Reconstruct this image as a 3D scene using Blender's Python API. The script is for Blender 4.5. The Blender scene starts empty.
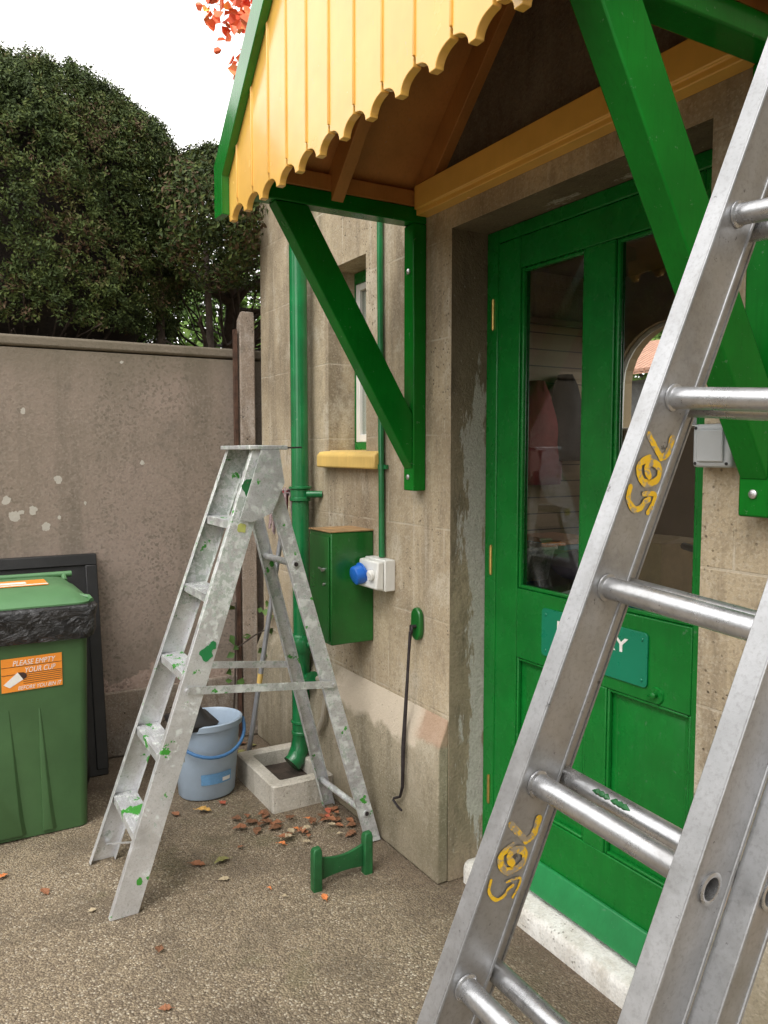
import bpy, math, random
import numpy as np
from mathutils import Vector, Matrix, noise as mnoise
rng = np.random.default_rng(7); random.seed(7)
S = bpy.context.scene
COL = S.collection
R = math.radians

# ------------------------------------------------------------------ render / world
S.view_settings.view_transform = 'Standard'
S.view_settings.look = 'None'
S.view_settings.exposure = 0.74
S.view_settings.gamma = 1
S.cycles.max_bounces = 8
S.cycles.transparent_max_bounces = 12
S.cycles.caustics_reflective = False
S.cycles.caustics_refractive = False
W = bpy.data.worlds.new("World"); S.world = W; W.use_nodes = True
nt = W.node_tree; bg = nt.nodes['Background']
sky = nt.nodes.new('ShaderNodeTexSky'); sky.sky_type = 'NISHITA'; sky.sun_disc = False
SUN_EL, SUN_AZ = 52.0, 235.0          # azimuth clockwise from +Y
sky.sun_elevation = R(SUN_EL); sky.sun_rotation = R(SUN_AZ)
sky.air_density = 1.0; sky.dust_density = 6.0; sky.ozone_density = 1.0
hs = nt.nodes.new('ShaderNodeHueSaturation'); hs.inputs['Saturation'].default_value = 0.12
nt.links.new(sky.outputs[0], hs.inputs['Color']); 
# overcast: an even bright cloud layer over most of the sky
cl = nt.nodes.new('ShaderNodeMix'); cl.data_type = 'RGBA'; cl.clamp_result = False; cl.inputs[0].default_value = .78
nt.links.new(hs.outputs[0], cl.inputs[6]); cl.inputs[7].default_value = (11.4, 11.2, 10.9, 1)
nt.links.new(cl.outputs[2], bg.inputs['Color'])
bg.inputs['Strength'].default_value = 0.15
ld = bpy.data.lights.new('sun', 'SUN'); ld.energy = 0.9; ld.angle = R(25); ld.color = (1, .96, .9)
lo = bpy.data.objects.new('sun', ld); COL.objects.link(lo)
sd = Vector((math.sin(R(SUN_AZ))*math.cos(R(SUN_EL)), math.cos(R(SUN_AZ))*math.cos(R(SUN_EL)), math.sin(R(SUN_EL))))
lo.rotation_euler = (-sd).to_track_quat('-Z', 'Y').to_euler(); lo.location = sd*20

cd = bpy.data.cameras.new('camera'); cam = bpy.data.objects.new('camera', cd); COL.objects.link(cam)
cam.location = (0, 0, 1.55); cam.rotation_euler = (R(90)-math.atan(59/800), 0, R(-30.05))
cd.sensor_fit = 'VERTICAL'; cd.sensor_height = 24; cd.lens = 800/1024*24; cd.clip_start = .05; cd.clip_end = 500
S.camera = cam

# ------------------------------------------------------------------ materials
class NB:
    """small node builder"""
    def __init__(s, name):
        s.m = bpy.data.materials.new(name); s.m.use_nodes = True
        s.t = s.m.node_tree; s.p = s.t.nodes['Principled BSDF']; s.o = s.t.nodes['Material Output']
        s.tc = s.t.nodes.new('ShaderNodeTexCoord').outputs['Object']
    def n(s, k): return s.t.nodes.new('ShaderNode'+k)
    def L(s, a, b): s.t.links.new(a, b)
    def setv(s, sock, v):
        if hasattr(v, 'is_output'): s.L(v, sock)
        elif isinstance(v, (tuple, list)): sock.default_value = tuple(v)+(1,) if len(sock.default_value) == 4 and len(v) == 3 else v
        else: sock.default_value = v
    def mp(s, scale=(1, 1, 1), loc=(0, 0, 0), rot=(0, 0, 0), vec=None):
        k = s.n('Mapping'); s.L(vec or s.tc, k.inputs[0]); k.inputs['Scale'].default_value = scale
        k.inputs['Location'].default_value = loc; k.inputs['Rotation'].default_value = rot; return k.outputs[0]
    def noise(s, scale=5, detail=4, rough=.55, vec=None, dist=0, col=False):
        k = s.n('TexNoise'); s.L(vec or s.tc, k.inputs['Vector'])
        k.inputs['Scale'].default_value = scale; k.inputs['Detail'].default_value = detail
        k.inputs['Roughness'].default_value = rough; k.inputs['Distortion'].default_value = dist
        return k.outputs['Color' if col else 'Fac']
    def voro(s, scale=20, vec=None, feat='F1', out='Distance'):
        k = s.n('TexVoronoi'); s.L(vec or s.tc, k.inputs['Vector']); k.feature = feat
        k.inputs['Scale'].default_value = scale; return k.outputs[out]
    def ramp(s, f, a, b, ca=(0, 0, 0), cb=(1, 1, 1)):
        k = s.n('ValToRGB'); s.L(f, k.inputs[0]); e = k.color_ramp.elements
        e[0].position = a; e[1].position = b
        e[0].color = tuple(ca)+(1,); e[1].color = tuple(cb)+(1,); return k.outputs[0]
    def mix(s, f, a, b, mode='MIX'):
        k = s.n('Mix'); k.data_type = 'RGBA'; k.blend_type = mode
        s.setv(k.inputs[0], f); s.setv(k.inputs[6], a); s.setv(k.inputs[7], b); return k.outputs[2]
    def math(s, op, a, b=0.0, c=0.0):
        k = s.n('Math'); k.operation = op; s.setv(k.inputs[0], a); s.setv(k.inputs[1], b); s.setv(k.inputs[2], c); return k.outputs[0]
    def sep(s, vec=None):
        k = s.n('SeparateXYZ'); s.L(vec or s.tc, k.inputs[0]); return k.outputs
    def bump(s, h, strength=.3, dist=.01, nrm=None):
        k = s.n('Bump'); s.L(h, k.inputs['Height']); k.inputs['Strength'].default_value = strength
        k.inputs['Distance'].default_value = dist
        if nrm: s.L(nrm, k.inputs['Normal'])
        return k.outputs[0]
    def fin(s, col=None, rough=None, metal=None, nrm=None, **kw):
        for key, v in (('Base Color', col), ('Roughness', rough), ('Metallic', metal), ('Normal', nrm)):
            if v is not None: s.setv(s.p.inputs[key], v)
        for k, v in kw.items(): s.setv(s.p.inputs[k.replace('_', ' ')], v)
        return s.m

def m_paint(name, col, rough=.22, var=.18, bump=.12, dirt=.25, coat=0.0, chips=None, spec=.5, brush=.22):
    b = NB(name)
    dark = tuple(c*(1-var) for c in col); lite = tuple(min(1, c*(1+var)) for c in col)
    c = b.mix(b.ramp(b.noise(7, 4), .35, .65), dark, lite)
    g = b.ramp(b.noise(23, 6, .7), .62, .8)
    c = b.mix(b.math('MULTIPLY', g, dirt), c, tuple(x*.45+.03 for x in col))
    if chips: c = b.mix(b.ramp(b.noise(70, 3, .6), .70, .715), c, chips)
    h = b.noise(9, 3); h2 = b.noise(1, 3, .6, b.mp((120, 120, 9)))
    c = b.mix(b.math('MULTIPLY', b.ramp(h2, .50, .66), brush), c, tuple(x*.6 for x in col))
    c = b.mix(b.math('MULTIPLY', b.ramp(b.noise(48, 5, .75, b.mp((1, 1, 1), (7, 3, 1))), .645, .665), .5), c, tuple(min(1, x*.6+.12) for x in col))
    r = b.math('MULTIPLY_ADD', b.noise(12, 5), .22, rough-.08)
    nn = b.bump(h2, bump*1.2, .002, b.bump(h, bump, .01))
    return b.fin(c, r, 0.0, nn, Coat_Weight=coat, Coat_Roughness=.08, Specular_IOR_Level=spec)

def m_simple(name, col, rough=.6, metal=0.0, var=.2, scale=12, bump=.15, **kw):
    b = NB(name)
    c = b.mix(b.ramp(b.noise(scale, 5, .6), .3, .7), tuple(x*(1-var) for x in col), tuple(min(1, x*(1+var)) for x in col))
    return b.fin(c, b.math('MULTIPLY_ADD', b.noise(scale*1.7, 3), .2, rough-.1), metal, b.bump(b.noise(scale*8, 3), bump, .004), **kw)

def m_stone(name, c1, c2, dark, light, joints=True, damp=0.0, pits=1.0, patch=False, oy=0.0, wear=.5):
    b = NB(name)
    c = b.mix(b.ramp(b.noise(2.2, 6, .6), .40, .60), c1, c2)
    st = b.noise(1, 6, .65, b.mp((8, 8, .8)))
    c = b.mix(b.math('MULTIPLY', b.ramp(st, .50, .64), .6), c, dark)
    st2 = b.noise(1, 7, .7, b.mp((10, 10, .55), (5, 9, 3)))
    c = b.mix(b.math('MULTIPLY', b.ramp(st2, .55, .66), wear), c, light)
    c = b.mix(b.math('MULTIPLY', b.ramp(b.noise(5, 8, .72, b.mp((1, 1, .7), (3, 1, 7))), .53, .64), wear), c, light)
    c = b.mix(b.math('MULTIPLY', b.ramp(b.noise(13, 8, .75, b.mp((1, 1, .5), (1, 6, 2))), .53, .63), .45), c, tuple(x*1.15 for x in dark))
    v = b.n('TexVoronoi'); b.L(b.tc, v.inputs['Vector']); v.inputs['Scale'].default_value = 170
    cell = b.sep(v.outputs['Color'])
    c = b.mix(b.math('MULTIPLY', b.ramp(cell[0], .55, 1.0), .4), c, tuple(x*.5 for x in c1))
    c = b.mix(b.math('MULTIPLY', b.ramp(cell[1], .6, 1.0), .35), c, light)
    gr = b.noise(95, 4, .75)
    pm = b.ramp(b.noise(2.6, 5, .65, b.mp((1, 1, .5), (7, 2, 2))), .49, .60)
    pv = b.ramp(b.voro(62), .14, .27, (1, 1, 1), (0, 0, 0))
    pit = b.math('MULTIPLY', b.math('MULTIPLY', pv, pm), b.math('MULTIPLY', b.ramp(b.noise(30, 2), .45, .55), pits))
    c = b.mix(b.math('MULTIPLY', pit, .75), c, tuple(x*.4 for x in dark))
    xyz = b.sep()
    if damp:
        z = xyz[2]
        d = b.ramp(b.math('ADD', z, b.math('MULTIPLY', b.noise(3, 6, .65), .9)), .45, .95, (1, 1, 1), (0, 0, 0))
        c = b.mix(b.math('MULTIPLY', d, damp), c, (.115, .095, .058))
    h = b.math('ADD', b.math('MULTIPLY', gr, .8), b.math('MULTIPLY', pit, -1.0))
    if joints:
        cb = b.n('CombineXYZ'); b.L(xyz[1], cb.inputs[0]); b.L(xyz[2], cb.inputs[1])
        br = b.n('TexBrick'); b.L(b.mp((1, 1, 1), (oy, .06, 0), vec=cb.outputs[0]), br.inputs['Vector'])
        br.inputs['Scale'].default_value = 1; br.inputs['Brick Width'].default_value = .78
        br.inputs['Row Height'].default_value = .335; br.inputs['Mortar Size'].default_value = .004
        br.inputs['Mortar Smooth'].default_value = .3
        f = b.math('MULTIPLY', br.outputs['Fac'], b.ramp(b.noise(4, 5, .65), .46, .58))
        c = b.mix(b.math('MULTIPLY', f, .6), c, light)
        h = b.math('ADD', h, b.math('MULTIPLY', br.outputs['Fac'], -.4))
    if patch:
        # fresh mortar repair along the sloped top of the plinth, and a pinkish mend by the corner
        wob = b.math('MULTIPLY', b.math('SUBTRACT', b.noise(7, 6, .65), .5), .32)
        y = b.math('ADD', xyz[1], wob); z = b.math('ADD', xyz[2], b.math('MULTIPLY', wob, .5))
        m = b.math('MULTIPLY', b.ramp(b.math('MULTIPLY', y, .25), .612, .622), b.ramp(b.math('MULTIPLY', y, .25), .77, .80, (1, 1, 1), (0, 0, 0)))
        m = b.math('MULTIPLY', m, b.ramp(z, .44, .475))
        c = b.mix(b.math('MULTIPLY', m, .8), c, (.58, .50, .40))
        m2 = b.math('MULTIPLY', b.ramp(b.math('MULTIPLY', b.math('ADD', xyz[1], b.math('MULTIPLY', wob, .35)), .25), .610, .622, (1, 1, 1), (0, 0, 0)), b.ramp(b.math('ADD', xyz[2], b.math('MULTIPLY', wob, .2)), .495, .515))
        c = b.mix(b.math('MULTIPLY', m2, .55), c, (.42, .25, .17))
    nn = b.bump(h, .7, .006, b.bump(b.noise(6, 5), .3, .03))
    return b.fin(c, .93, 0.0, nn, Specular_IOR_Level=.25)

def m_alu(name, base=.62, rough=.34, dull=.5, axis=None, splash=0.0, green=0.0, topz=None, met=.86):
    b = NB(name)
    v = b.mp(axis or (1, 1, 1))
    c = b.mix(b.ramp(b.noise(9, 6, .65), .3, .7), (base*.74, base*.75, base*.77), (base, base*1.01, base*1.04))
    fine = b.noise(160, 4, .7)
    c = b.mix(b.math('MULTIPLY', b.ramp(fine, .50, .66), dull), c, (base*.42, base*.41, base*.40))
    c = b.mix(b.math('MULTIPLY', b.ramp(b.noise(38, 5, .75), .66, .69), .7), c, (.09, .085, .08))
    c = b.mix(b.math('MULTIPLY', b.ramp(b.noise(6, 7, .7, b.mp((1, 1, 1), (2, 2, 8))), .50, .64), .35), c, (base*.45, base*.43, base*.40))
    me = b.math('SUBTRACT', met, b.math('MULTIPLY', b.ramp(b.noise(17, 6, .7), .5, .75), .25))
    gain = 1.0 if topz is None else b.math('MULTIPLY_ADD', b.ramp(b.sep()[2], topz-.35, topz), .11, -.05)
    if splash:
        n1 = b.noise(26, 6, .7, b.mp((1, 1, 1), (3, 5, 1)))
        f1 = b.ramp(n1 if topz is None else b.math('ADD', n1, gain), .60-splash*.1, .63-splash*.1)
        c = b.mix(b.math('MULTIPLY', f1, .6), c, (.50, .53, .49)); me = b.math('MULTIPLY', me, b.math('SUBTRACT', 1.0, f1))
        n3 = b.noise(34, 6, .75, b.mp((1, 1, 1), (9, 2, 4)))
        f3 = b.ramp(n3 if topz is None else b.math('ADD', n3, gain), .62-splash*.1, .65-splash*.1)
        c = b.mix(b.math('MULTIPLY', f3, .6), c, (.20, .26, .20)); me = b.math('MULTIPLY', me, b.math('SUBTRACT', 1.0, f3))
    if green:
        f2 = b.ramp(b.noise(15, 4, .6, b.mp((1, 1, 1), (1, 8, 6))), .66-green*.1, .675-green*.1)
        c = b.mix(f2, c, (.045, .26, .03)); me = b.math('MULTIPLY', me, b.math('SUBTRACT', 1.0, f2))
    r = b.math('MULTIPLY_ADD', b.noise(21, 5, .65), .3, rough-.12)
    return b.fin(c, r, me, b.bump(fine, .12, .002, b.bump(b.noise(14, 3), .06, .01)))

def m_foliage(name, ramp, rough=.55, sc=3.0, spec=.35):
    b = NB(name)
    at = b.n('Attribute'); at.attribute_name = 'leafrand'
    k = b.n('ValToRGB'); e = k.color_ramp
    while len(e.elements) < len(ramp): e.elements.new(.5)
    for el, (p, c) in zip(e.elements, ramp): el.position = p; el.color = tuple(c)+(1,)
    f = b.math('ADD', b.math('MULTIPLY', at.outputs['Fac'], .55), b.math('MULTIPLY', b.ramp(b.noise(sc, 5, .6), .3, .7), .45))
    b.L(f, k.inputs[0])
    b.p.inputs['Subsurface Weight'].default_value = 0
    return b.fin(k.outputs[0], rough, 0.0, None, Specular_IOR_Level=spec)

M = {}
M['green'] = m_paint('green_gloss', (.004, .165, .016), .16, .10, .07, .10, coat=.2)
M['green_bracket'] = m_paint('green_bracket_gloss', (.004, .155, .013), .2, .12, .08, .10, spec=.22)
M['green_door'] = m_paint('green_door_gloss', (.005, .158, .022), .24, .12, .12, .15, coat=.05, spec=.35)
M['green_trim'] = m_paint('green_weather_bar', (.016, .20, .06), .35, .15, .1, .3)
M['green_box'] = m_paint('green_box_paint', (.008, .115, .016), .28, .2, .1, .3, coat=.15)
M['green_pipe'] = m_paint('green_pipe_paint', (.010, .165, .050), .2, .22, .12, .4, coat=.3)
M['green_rough'] = m_paint('green_chipped', (.012, .10, .028), .45, .35, .4, .8, chips=(.10, .08, .055))
M['yellow'] = m_paint('yellow_gloss', (.80, .465, .105), .2, .06, .06, .05, coat=.25, brush=.05)
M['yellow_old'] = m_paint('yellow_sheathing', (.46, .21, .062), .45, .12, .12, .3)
M['sill_yellow'] = m_paint('yellow_sill_paint', (.68, .46, .14), .5, .1, .3, .3)
M['stone'] = m_stone('house_render', (.47, .385, .265), (.33, .265, .18), (.17, .135, .095), (.56, .50, .40), True, .35, 1.3, wear=.7)
M['plinth'] = m_stone('plinth_render', (.36, .31, .225), (.26, .225, .155), (.15, .13, .09), (.50, .45, .36), False, .45, 1.0, True)
def m_reveal():
    b = NB('reveal_render'); x = b.sep()
    c = b.mix(b.ramp(b.noise(5, 6, .65, b.mp((1, 1, .6))), .35, .65), (.36, .29, .20), (.23, .185, .13))
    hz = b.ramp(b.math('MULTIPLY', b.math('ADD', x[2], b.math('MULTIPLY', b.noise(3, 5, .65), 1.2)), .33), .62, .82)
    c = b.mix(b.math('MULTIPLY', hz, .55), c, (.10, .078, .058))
    c = b.mix(b.math('MULTIPLY', b.ramp(b.noise(11, 7, .75, b.mp((1.5, 1, .5), (2, 2, 2))), .50, .66), .6), c, (.09, .075, .055))
    # old limewash flaking off beside the door frame
    u = b.math('ABSOLUTE', b.math('MULTIPLY', b.math('SUBTRACT', x[0], .122), 11.0))
    lw = b.math('SUBTRACT', b.math('MULTIPLY_ADD', b.noise(5, 8, .72, b.mp((2.2, 1, .45), (5, 0, 3))), 4.2, -1.25), u)
    lw = b.math('SUBTRACT', lw, b.math('MULTIPLY', b.ramp(b.math('MULTIPLY', x[2], .4), .62, .84), .75))
    c = b.mix(b.math('MULTIPLY', b.ramp(lw, .36, .48), .8), c, (.52, .49, .46))
    g = b.noise(100, 4, .7); c = b.mix(b.math('MULTIPLY', b.ramp(g, .4, .7), .35), c, (.12, .10, .07))
    c = b.mix(b.math('MULTIPLY', b.ramp(b.noise(60, 4, .7, b.mp((1, 1, 1), (6, 1, 1))), .62, .72), .5), c, (.48, .45, .40))
    return b.fin(c, .93, 0.0, b.bump(b.math('ADD', g, b.math('MULTIPLY', b.noise(20, 5, .7), 1.2)), .6, .008), Specular_IOR_Level=.2)
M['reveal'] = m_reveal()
M['alu'] = m_alu('ladder_aluminium', .49, .40, .3)
M['alu_rung'] = m_alu('rung_aluminium', .58, .26, .3)
M['alu_step'] = m_alu('stepladder_aluminium', .80, .42, .35, None, .6, .05, 1.2, .68)
M['alu_splash'] = m_alu('splashed_aluminium', .68, .45, .5, None, .75, .2, None, .62)
M['alu_tread'] = m_alu('tread_aluminium', .74, .45, .4, None, .4, .7, None, .62)
M['stone_dark'] = m_stone('dark_render', (.17, .14, .105), (.13, .105, .08), (.07, .055, .045), (.22, .19, .15), False, 0, .6)  # darker version of the render, for the gable face
M['white_paint'] = m_stone('white_step_paint', (.74, .73, .70), (.64, .62, .58), (.42, .38, .32), (.80, .80, .78), False, 0, .8, wear=.3)
M['concrete'] = m_stone('pale_concrete', (.60, .56, .49), (.50, .46, .39), (.33, .30, .24), (.70, .67, .61), False, 0, .6)
M['pebble'] = m_stone('post_concrete', (.33, .265, .21), (.24, .19, .15), (.10, .085, .07), (.46, .42, .38), False, .25, 2.0)
M['black_plastic'] = m_simple('black_plastic', (.014, .014, .015), .45, var=.3)
M['black_iron'] = m_simple('black_iron', (.045, .038, .04), .5, .6, .35, 30, .4)
M['rust'] = m_simple('rusty_steel', (.085, .045, .03), .8, .2, .5, 25, .5)
M['white_plastic'] = m_simple('white_plastic', (.72, .72, .69), .4, var=.06)
M['grey_plastic'] = m_simple('grey_plastic', (.43, .45, .46), .42, var=.06)
M['blue_plastic'] = m_simple('blue_plastic', (.02, .14, .55), .3, var=.1)
M['bucket'] = m_simple('bucket_plastic', (.36, .45, .56), .42, var=.08, bump=.05)
M['bucket_blue'] = m_simple('bucket_handle', (.06, .17, .36), .4, var=.1)
M['bin'] = m_simple('bin_plastic', (.05, .115, .042), .42, var=.14, scale=5, bump=.12)
M['bin_lid'] = m_simple('bin_lid_plastic', (.085, .20, .085), .45, var=.12, scale=6, bump=.12)
M['orange'] = m_simple('orange_print', (.80, .27, .03), .45, var=.05)
M['white_print'] = m_simple('white_print', (.78, .76, .72), .5, var=.04)
M['dark_print'] = m_simple('dark_print', (.05, .025, .02), .5, var=.2)
M['sign_teal'] = m_simple('teal_plastic', (.004, .19, .10), .3, var=.06, bump=.04)
M['brass'] = m_simple('brass', (.62, .43, .14), .38, 1.0, .2, 40)
M['steel'] = m_simple('zinc_steel', (.6, .6, .6), .35, .95, .1, 40)
M['grey_pole'] = m_simple('grey_pole_metal', (.36, .37, .40), .4, .5, .15, 30)
def m_number():
    b = NB('worn_yellow_paint')
    w = b.ramp(b.math('ADD', b.noise(75, 6, .75), b.math('MULTIPLY', b.noise(14, 3), .6)), .80, .86)
    s = b.sep()
    c = b.mix(b.noise(30, 4), (.78, .43, .015), (.86, .58, .03)); c = b.mix(b.math('MULTIPLY', w, .85), c, (.40, .39, .37))
    return b.fin(c, .55, b.math('MULTIPLY', w, .6))
M['yellow_num'] = m_number()
M['mop'] = m_simple('mop_yarn', (.30, .22, .22), .95, var=.5, scale=60, bump=.6)
M['copper'] = m_simple('waste_pipe', (.40, .36, .29), .5, var=.2)
M['slate'] = m_simple('slate', (.10, .105, .115), .6, var=.3)
M['bark'] = m_simple('bark', (.055, .04, .03), .95, var=.5, scale=18, bump=.9)
M['twig'] = m_simple('twigs', (.022, .016, .012), .95, var=.5, scale=40, bump=.9)
M['match_board'] = None

def m_tarmac():
    b = NB('tarmac')
    v = b.n('TexVoronoi'); b.L(b.tc, v.inputs['Vector']); v.inputs['Scale'].default_value = 155
    cell = b.sep(v.outputs['Color'])
    c = b.mix(b.ramp(b.noise(.9, 6, .6), .40, .60), (.225, .175, .118), (.29, .228, .15))
    c = b.mix(b.math('MULTIPLY', b.ramp(cell[0], .15, .95), .75), c, (.43, .35, .24))
    c = b.mix(b.math('MULTIPLY', b.ramp(cell[1], .45, 1.0), .75), c, (.105, .078, .058))
    c = b.mix(b.math('MULTIPLY', b.ramp(cell[2], .88, .95), .7), c, (.62, .55, .43))
    c = b.mix(b.math('MULTIPLY', b.ramp(v.outputs['Distance'], .35, .75), .55), c, (.085, .066, .05))
    stn = b.ramp(b.noise(2.4, 7, .68, b.mp((1, 1, 1), (4, 4, 4))), .50, .62)
    c = b.mix(b.math('MULTIPLY', stn, .5), c, (.10, .078, .055))
    moss = b.ramp(b.noise(3.4, 7, .72, b.mp((1, 1, 1), (14, 2, 4))), .55, .66)
    c = b.mix(b.math('MULTIPLY', moss, .3), c, (.105, .105, .045))
    # damp dirt collects along the foot of the walls
    s = b.sep(); nz = b.math('MULTIPLY', b.noise(3.5, 6, .7), .9)
    e1 = b.ramp(b.math('MULTIPLY', b.math('ADD', s[1], nz), .2), .76, .88)
    e2 = b.ramp(b.math('MULTIPLY', b.math('ADD', s[0], nz), .5), .88, 1.0)
    c = b.mix(b.math('MULTIPLY', b.math('MAXIMUM', e1, e2), .6), c, (.085, .06, .042))
    h = b.math('SUBTRACT', b.math('MULTIPLY', b.noise(300, 2), .3), v.outputs['Distance'])
    nn = b.bump(h, .8, .006, b.bump(b.noise(5, 5, .6), .3, .03))
    return b.fin(c, b.math('MULTIPLY_ADD', b.noise(4, 5), -.2, .9), 0.0, nn, Specular_IOR_Level=.3)
M['tarmac'] = m_tarmac()

def m_gardenwall():
    b = NB('garden_wall_render')
    c = b.mix(b.ramp(b.noise(1.6, 6, .62), .40, .60), (.50, .37, .32), (.37, .28, .23))
    c = b.mix(b.math('MULTIPLY', b.ramp(b.noise(1, 7, .68, b.mp((5, 5, .5))), .49, .62), .6), c, (.15, .115, .092))
    v = b.n('TexVoronoi'); b.L(b.tc, v.inputs['Vector']); v.inputs['Scale'].default_value = 95
    cell = b.sep(v.outputs['Color'])
    pm = b.ramp(b.noise(3.2, 5, .65, b.mp((1, 1, .6), (4, 4, 1))), .42, .60)
    c = b.mix(b.math('MULTIPLY', b.ramp(cell[0], .45, 1.0), b.math('MULTIPLY_ADD', pm, .5, .25)), c, (.10, .075, .062))
    c = b.mix(b.math('MULTIPLY', b.ramp(cell[1], .55, 1.0), .45), c, (.55, .45, .385))
    c = b.mix(b.math('MULTIPLY', b.ramp(b.noise(5, 8, .75, b.mp((1, 1, .6), (4, 7, 3))), .56, .68), .45), c, (.085, .07, .072))
    s = b.sep()
    z = b.math('ADD', s[2], b.math('MULTIPLY', b.noise(2.5, 5, .6), .5))
    c = b.mix(b.math('MULTIPLY', b.ramp(b.math('MULTIPLY', z, .4), .80, .95), .75), c, (.10, .082, .042))
    c = b.mix(b.math('MULTIPLY', b.ramp(b.math('MULTIPLY', z, .4), .26, .16), .6), c, (.16, .145, .115))
    # lichen patches
    for (x, zz, r) in ((.265, 1.335, .017), (.345, 1.325, .019), (.378, 1.250, .024), (.406, 1.268, .012), (.46, 1.275, .02), (.515, 1.195, .02), (.575, 1.42, .019),
                       (.43, 1.75, .012), (.575, 1.235, .009), (.98, 1.50, .010), (.70, 1.30, .007), (.89, 2.0, .008), (.12, 1.45, .015), (-.3, 1.3, .03), (-.6, 1.6, .025)):
        w = b.noise(34, 4, .7, col=True)
        ad = b.n('VectorMath'); ad.operation = 'MULTIPLY_ADD'; b.L(w, ad.inputs[0]); ad.inputs[1].default_value = (.035,)*3; b.L(b.tc, ad.inputs[2])
        ss = b.sep(ad.outputs[0])
        dx = b.math('SUBTRACT', ss[0], x+.0175); dz = b.math('SUBTRACT', ss[2], zz+.0175)
        d = b.math('SQRT', b.math('ADD', b.math('MULTIPLY', dx, dx), b.math('MULTIPLY', dz, dz)))
        c = b.mix(b.math('MULTIPLY', b.math('LESS_THAN', d, r), .75), c, (.50, .48, .43))
    h = b.math('ADD', b.noise(85, 4, .75), b.math('MULTIPLY', b.noise(22, 4, .7), .8))
    return b.fin(c, .95, 0.0, b.bump(h, .32, .01), Specular_IOR_Level=.2)
M['garden_wall'] = m_gardenwall()

def m_boards():
    b = NB('match_boarding'); s = b.sep()
    f = b.math('FRACT', b.math('MULTIPLY', s[2], 1/.105))
    ln = b.math('LESS_THAN', f, .07)
    c = b.mix(b.ramp(b.noise(2, 4, .6, b.mp((1, 1, 12))), .3, .7), (.40, .285, .16), (.33, .23, .12))
    c = b.mix(ln, c, (.06, .035, .02))
    return b.fin(c, .5)
M['match_board'] = m_boards()
M['room_wall'] = m_simple('room_wall_paint', (.36, .27, .16), .7, var=.1, scale=3)
M['room_dark'] = m_simple('room_dark_paint', (.20, .15, .09), .8, var=.2, scale=3)
M['room_floor'] = m_simple('room_floor_lino', (.10, .08, .07), .6, var=.2)

def m_glass():
    b = NB('window_glass')
    fr = b.n('LayerWeight'); fr.inputs['Blend'].default_value = .5   # Schlick reflectance, the same from both faces of the pane
    f = b.math('MULTIPLY_ADD', b.math('POWER', fr.outputs['Facing'], 5.0), .935, .065)
    tr = b.n('BsdfTransparent'); gl = b.n('BsdfGlossy'); gl.inputs['Roughness'].default_value = .012
    tr.inputs['Color'].default_value = (.86, .88, .86, 1)
    mx = b.n('MixShader'); b.L(f, mx.inputs[0]); b.L(tr.outputs[0], mx.inputs[1]); b.L(gl.outputs[0], mx.inputs[2])
    b.L(b.bump(b.noise(2.2, 2), .015, .05), gl.inputs['Normal'])
    b.L(mx.outputs[0], b.o.inputs['Surface']); return b.m
M['glass'] = m_glass()
def m_liner():
    b = NB('bin_liner_film'); return b.fin((.012, .012, .014), .24, 0.0, b.bump(b.noise(16, 5, .6, dist=2.2), 1.0, .035), Coat_Weight=.4)
M['liner'] = m_liner()
M['yew'] = m_foliage('yew_leaves', [(.12, (.018, .026, .011)), (.32, (.036, .054, .018)), (.50, (.058, .084, .026)), (.64, (.10, .13, .035)), (.74, (.085, .052, .032)), (.95, (.13, .09, .045))], .6, 2.6, .15)
M['bright_leaf'] = m_foliage('bright_leaves', [(.0, (.05, .10, .02)), (.5, (.12, .22, .04)), (1.0, (.22, .34, .07))])
M['broad_leaf'] = m_foliage('broad_leaves', [(.0, (.02, .04, .012)), (.5, (.04, .08, .02)), (1.0, (.08, .13, .03))])
M['red_leaf'] = m_foliage('orange_red_leaves', [(.1, (.70, .10, .05)), (.45, (.85, .20, .09)), (.7, (.9, .32, .14)), (.9, (.92, .60, .10))])
M['ivy'] = m_foliage('ivy_leaves', [(.0, (.025, .06, .012)), (.6, (.07, .14, .03)), (1.0, (.20, .24, .05))])
for k, c in dict(orange=(.62, .20, .06), red=(.45, .11, .06), brown=(.19, .085, .04), russet=(.30, .125, .06), gold=(.66, .38, .10), olive=(.22, .21, .07), pale=(.42, .34, .22)).items():
    M['leaf_'+k] = m_simple('fallen_leaf_'+k, c, .65, var=.35, scale=45, bump=.4)

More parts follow.
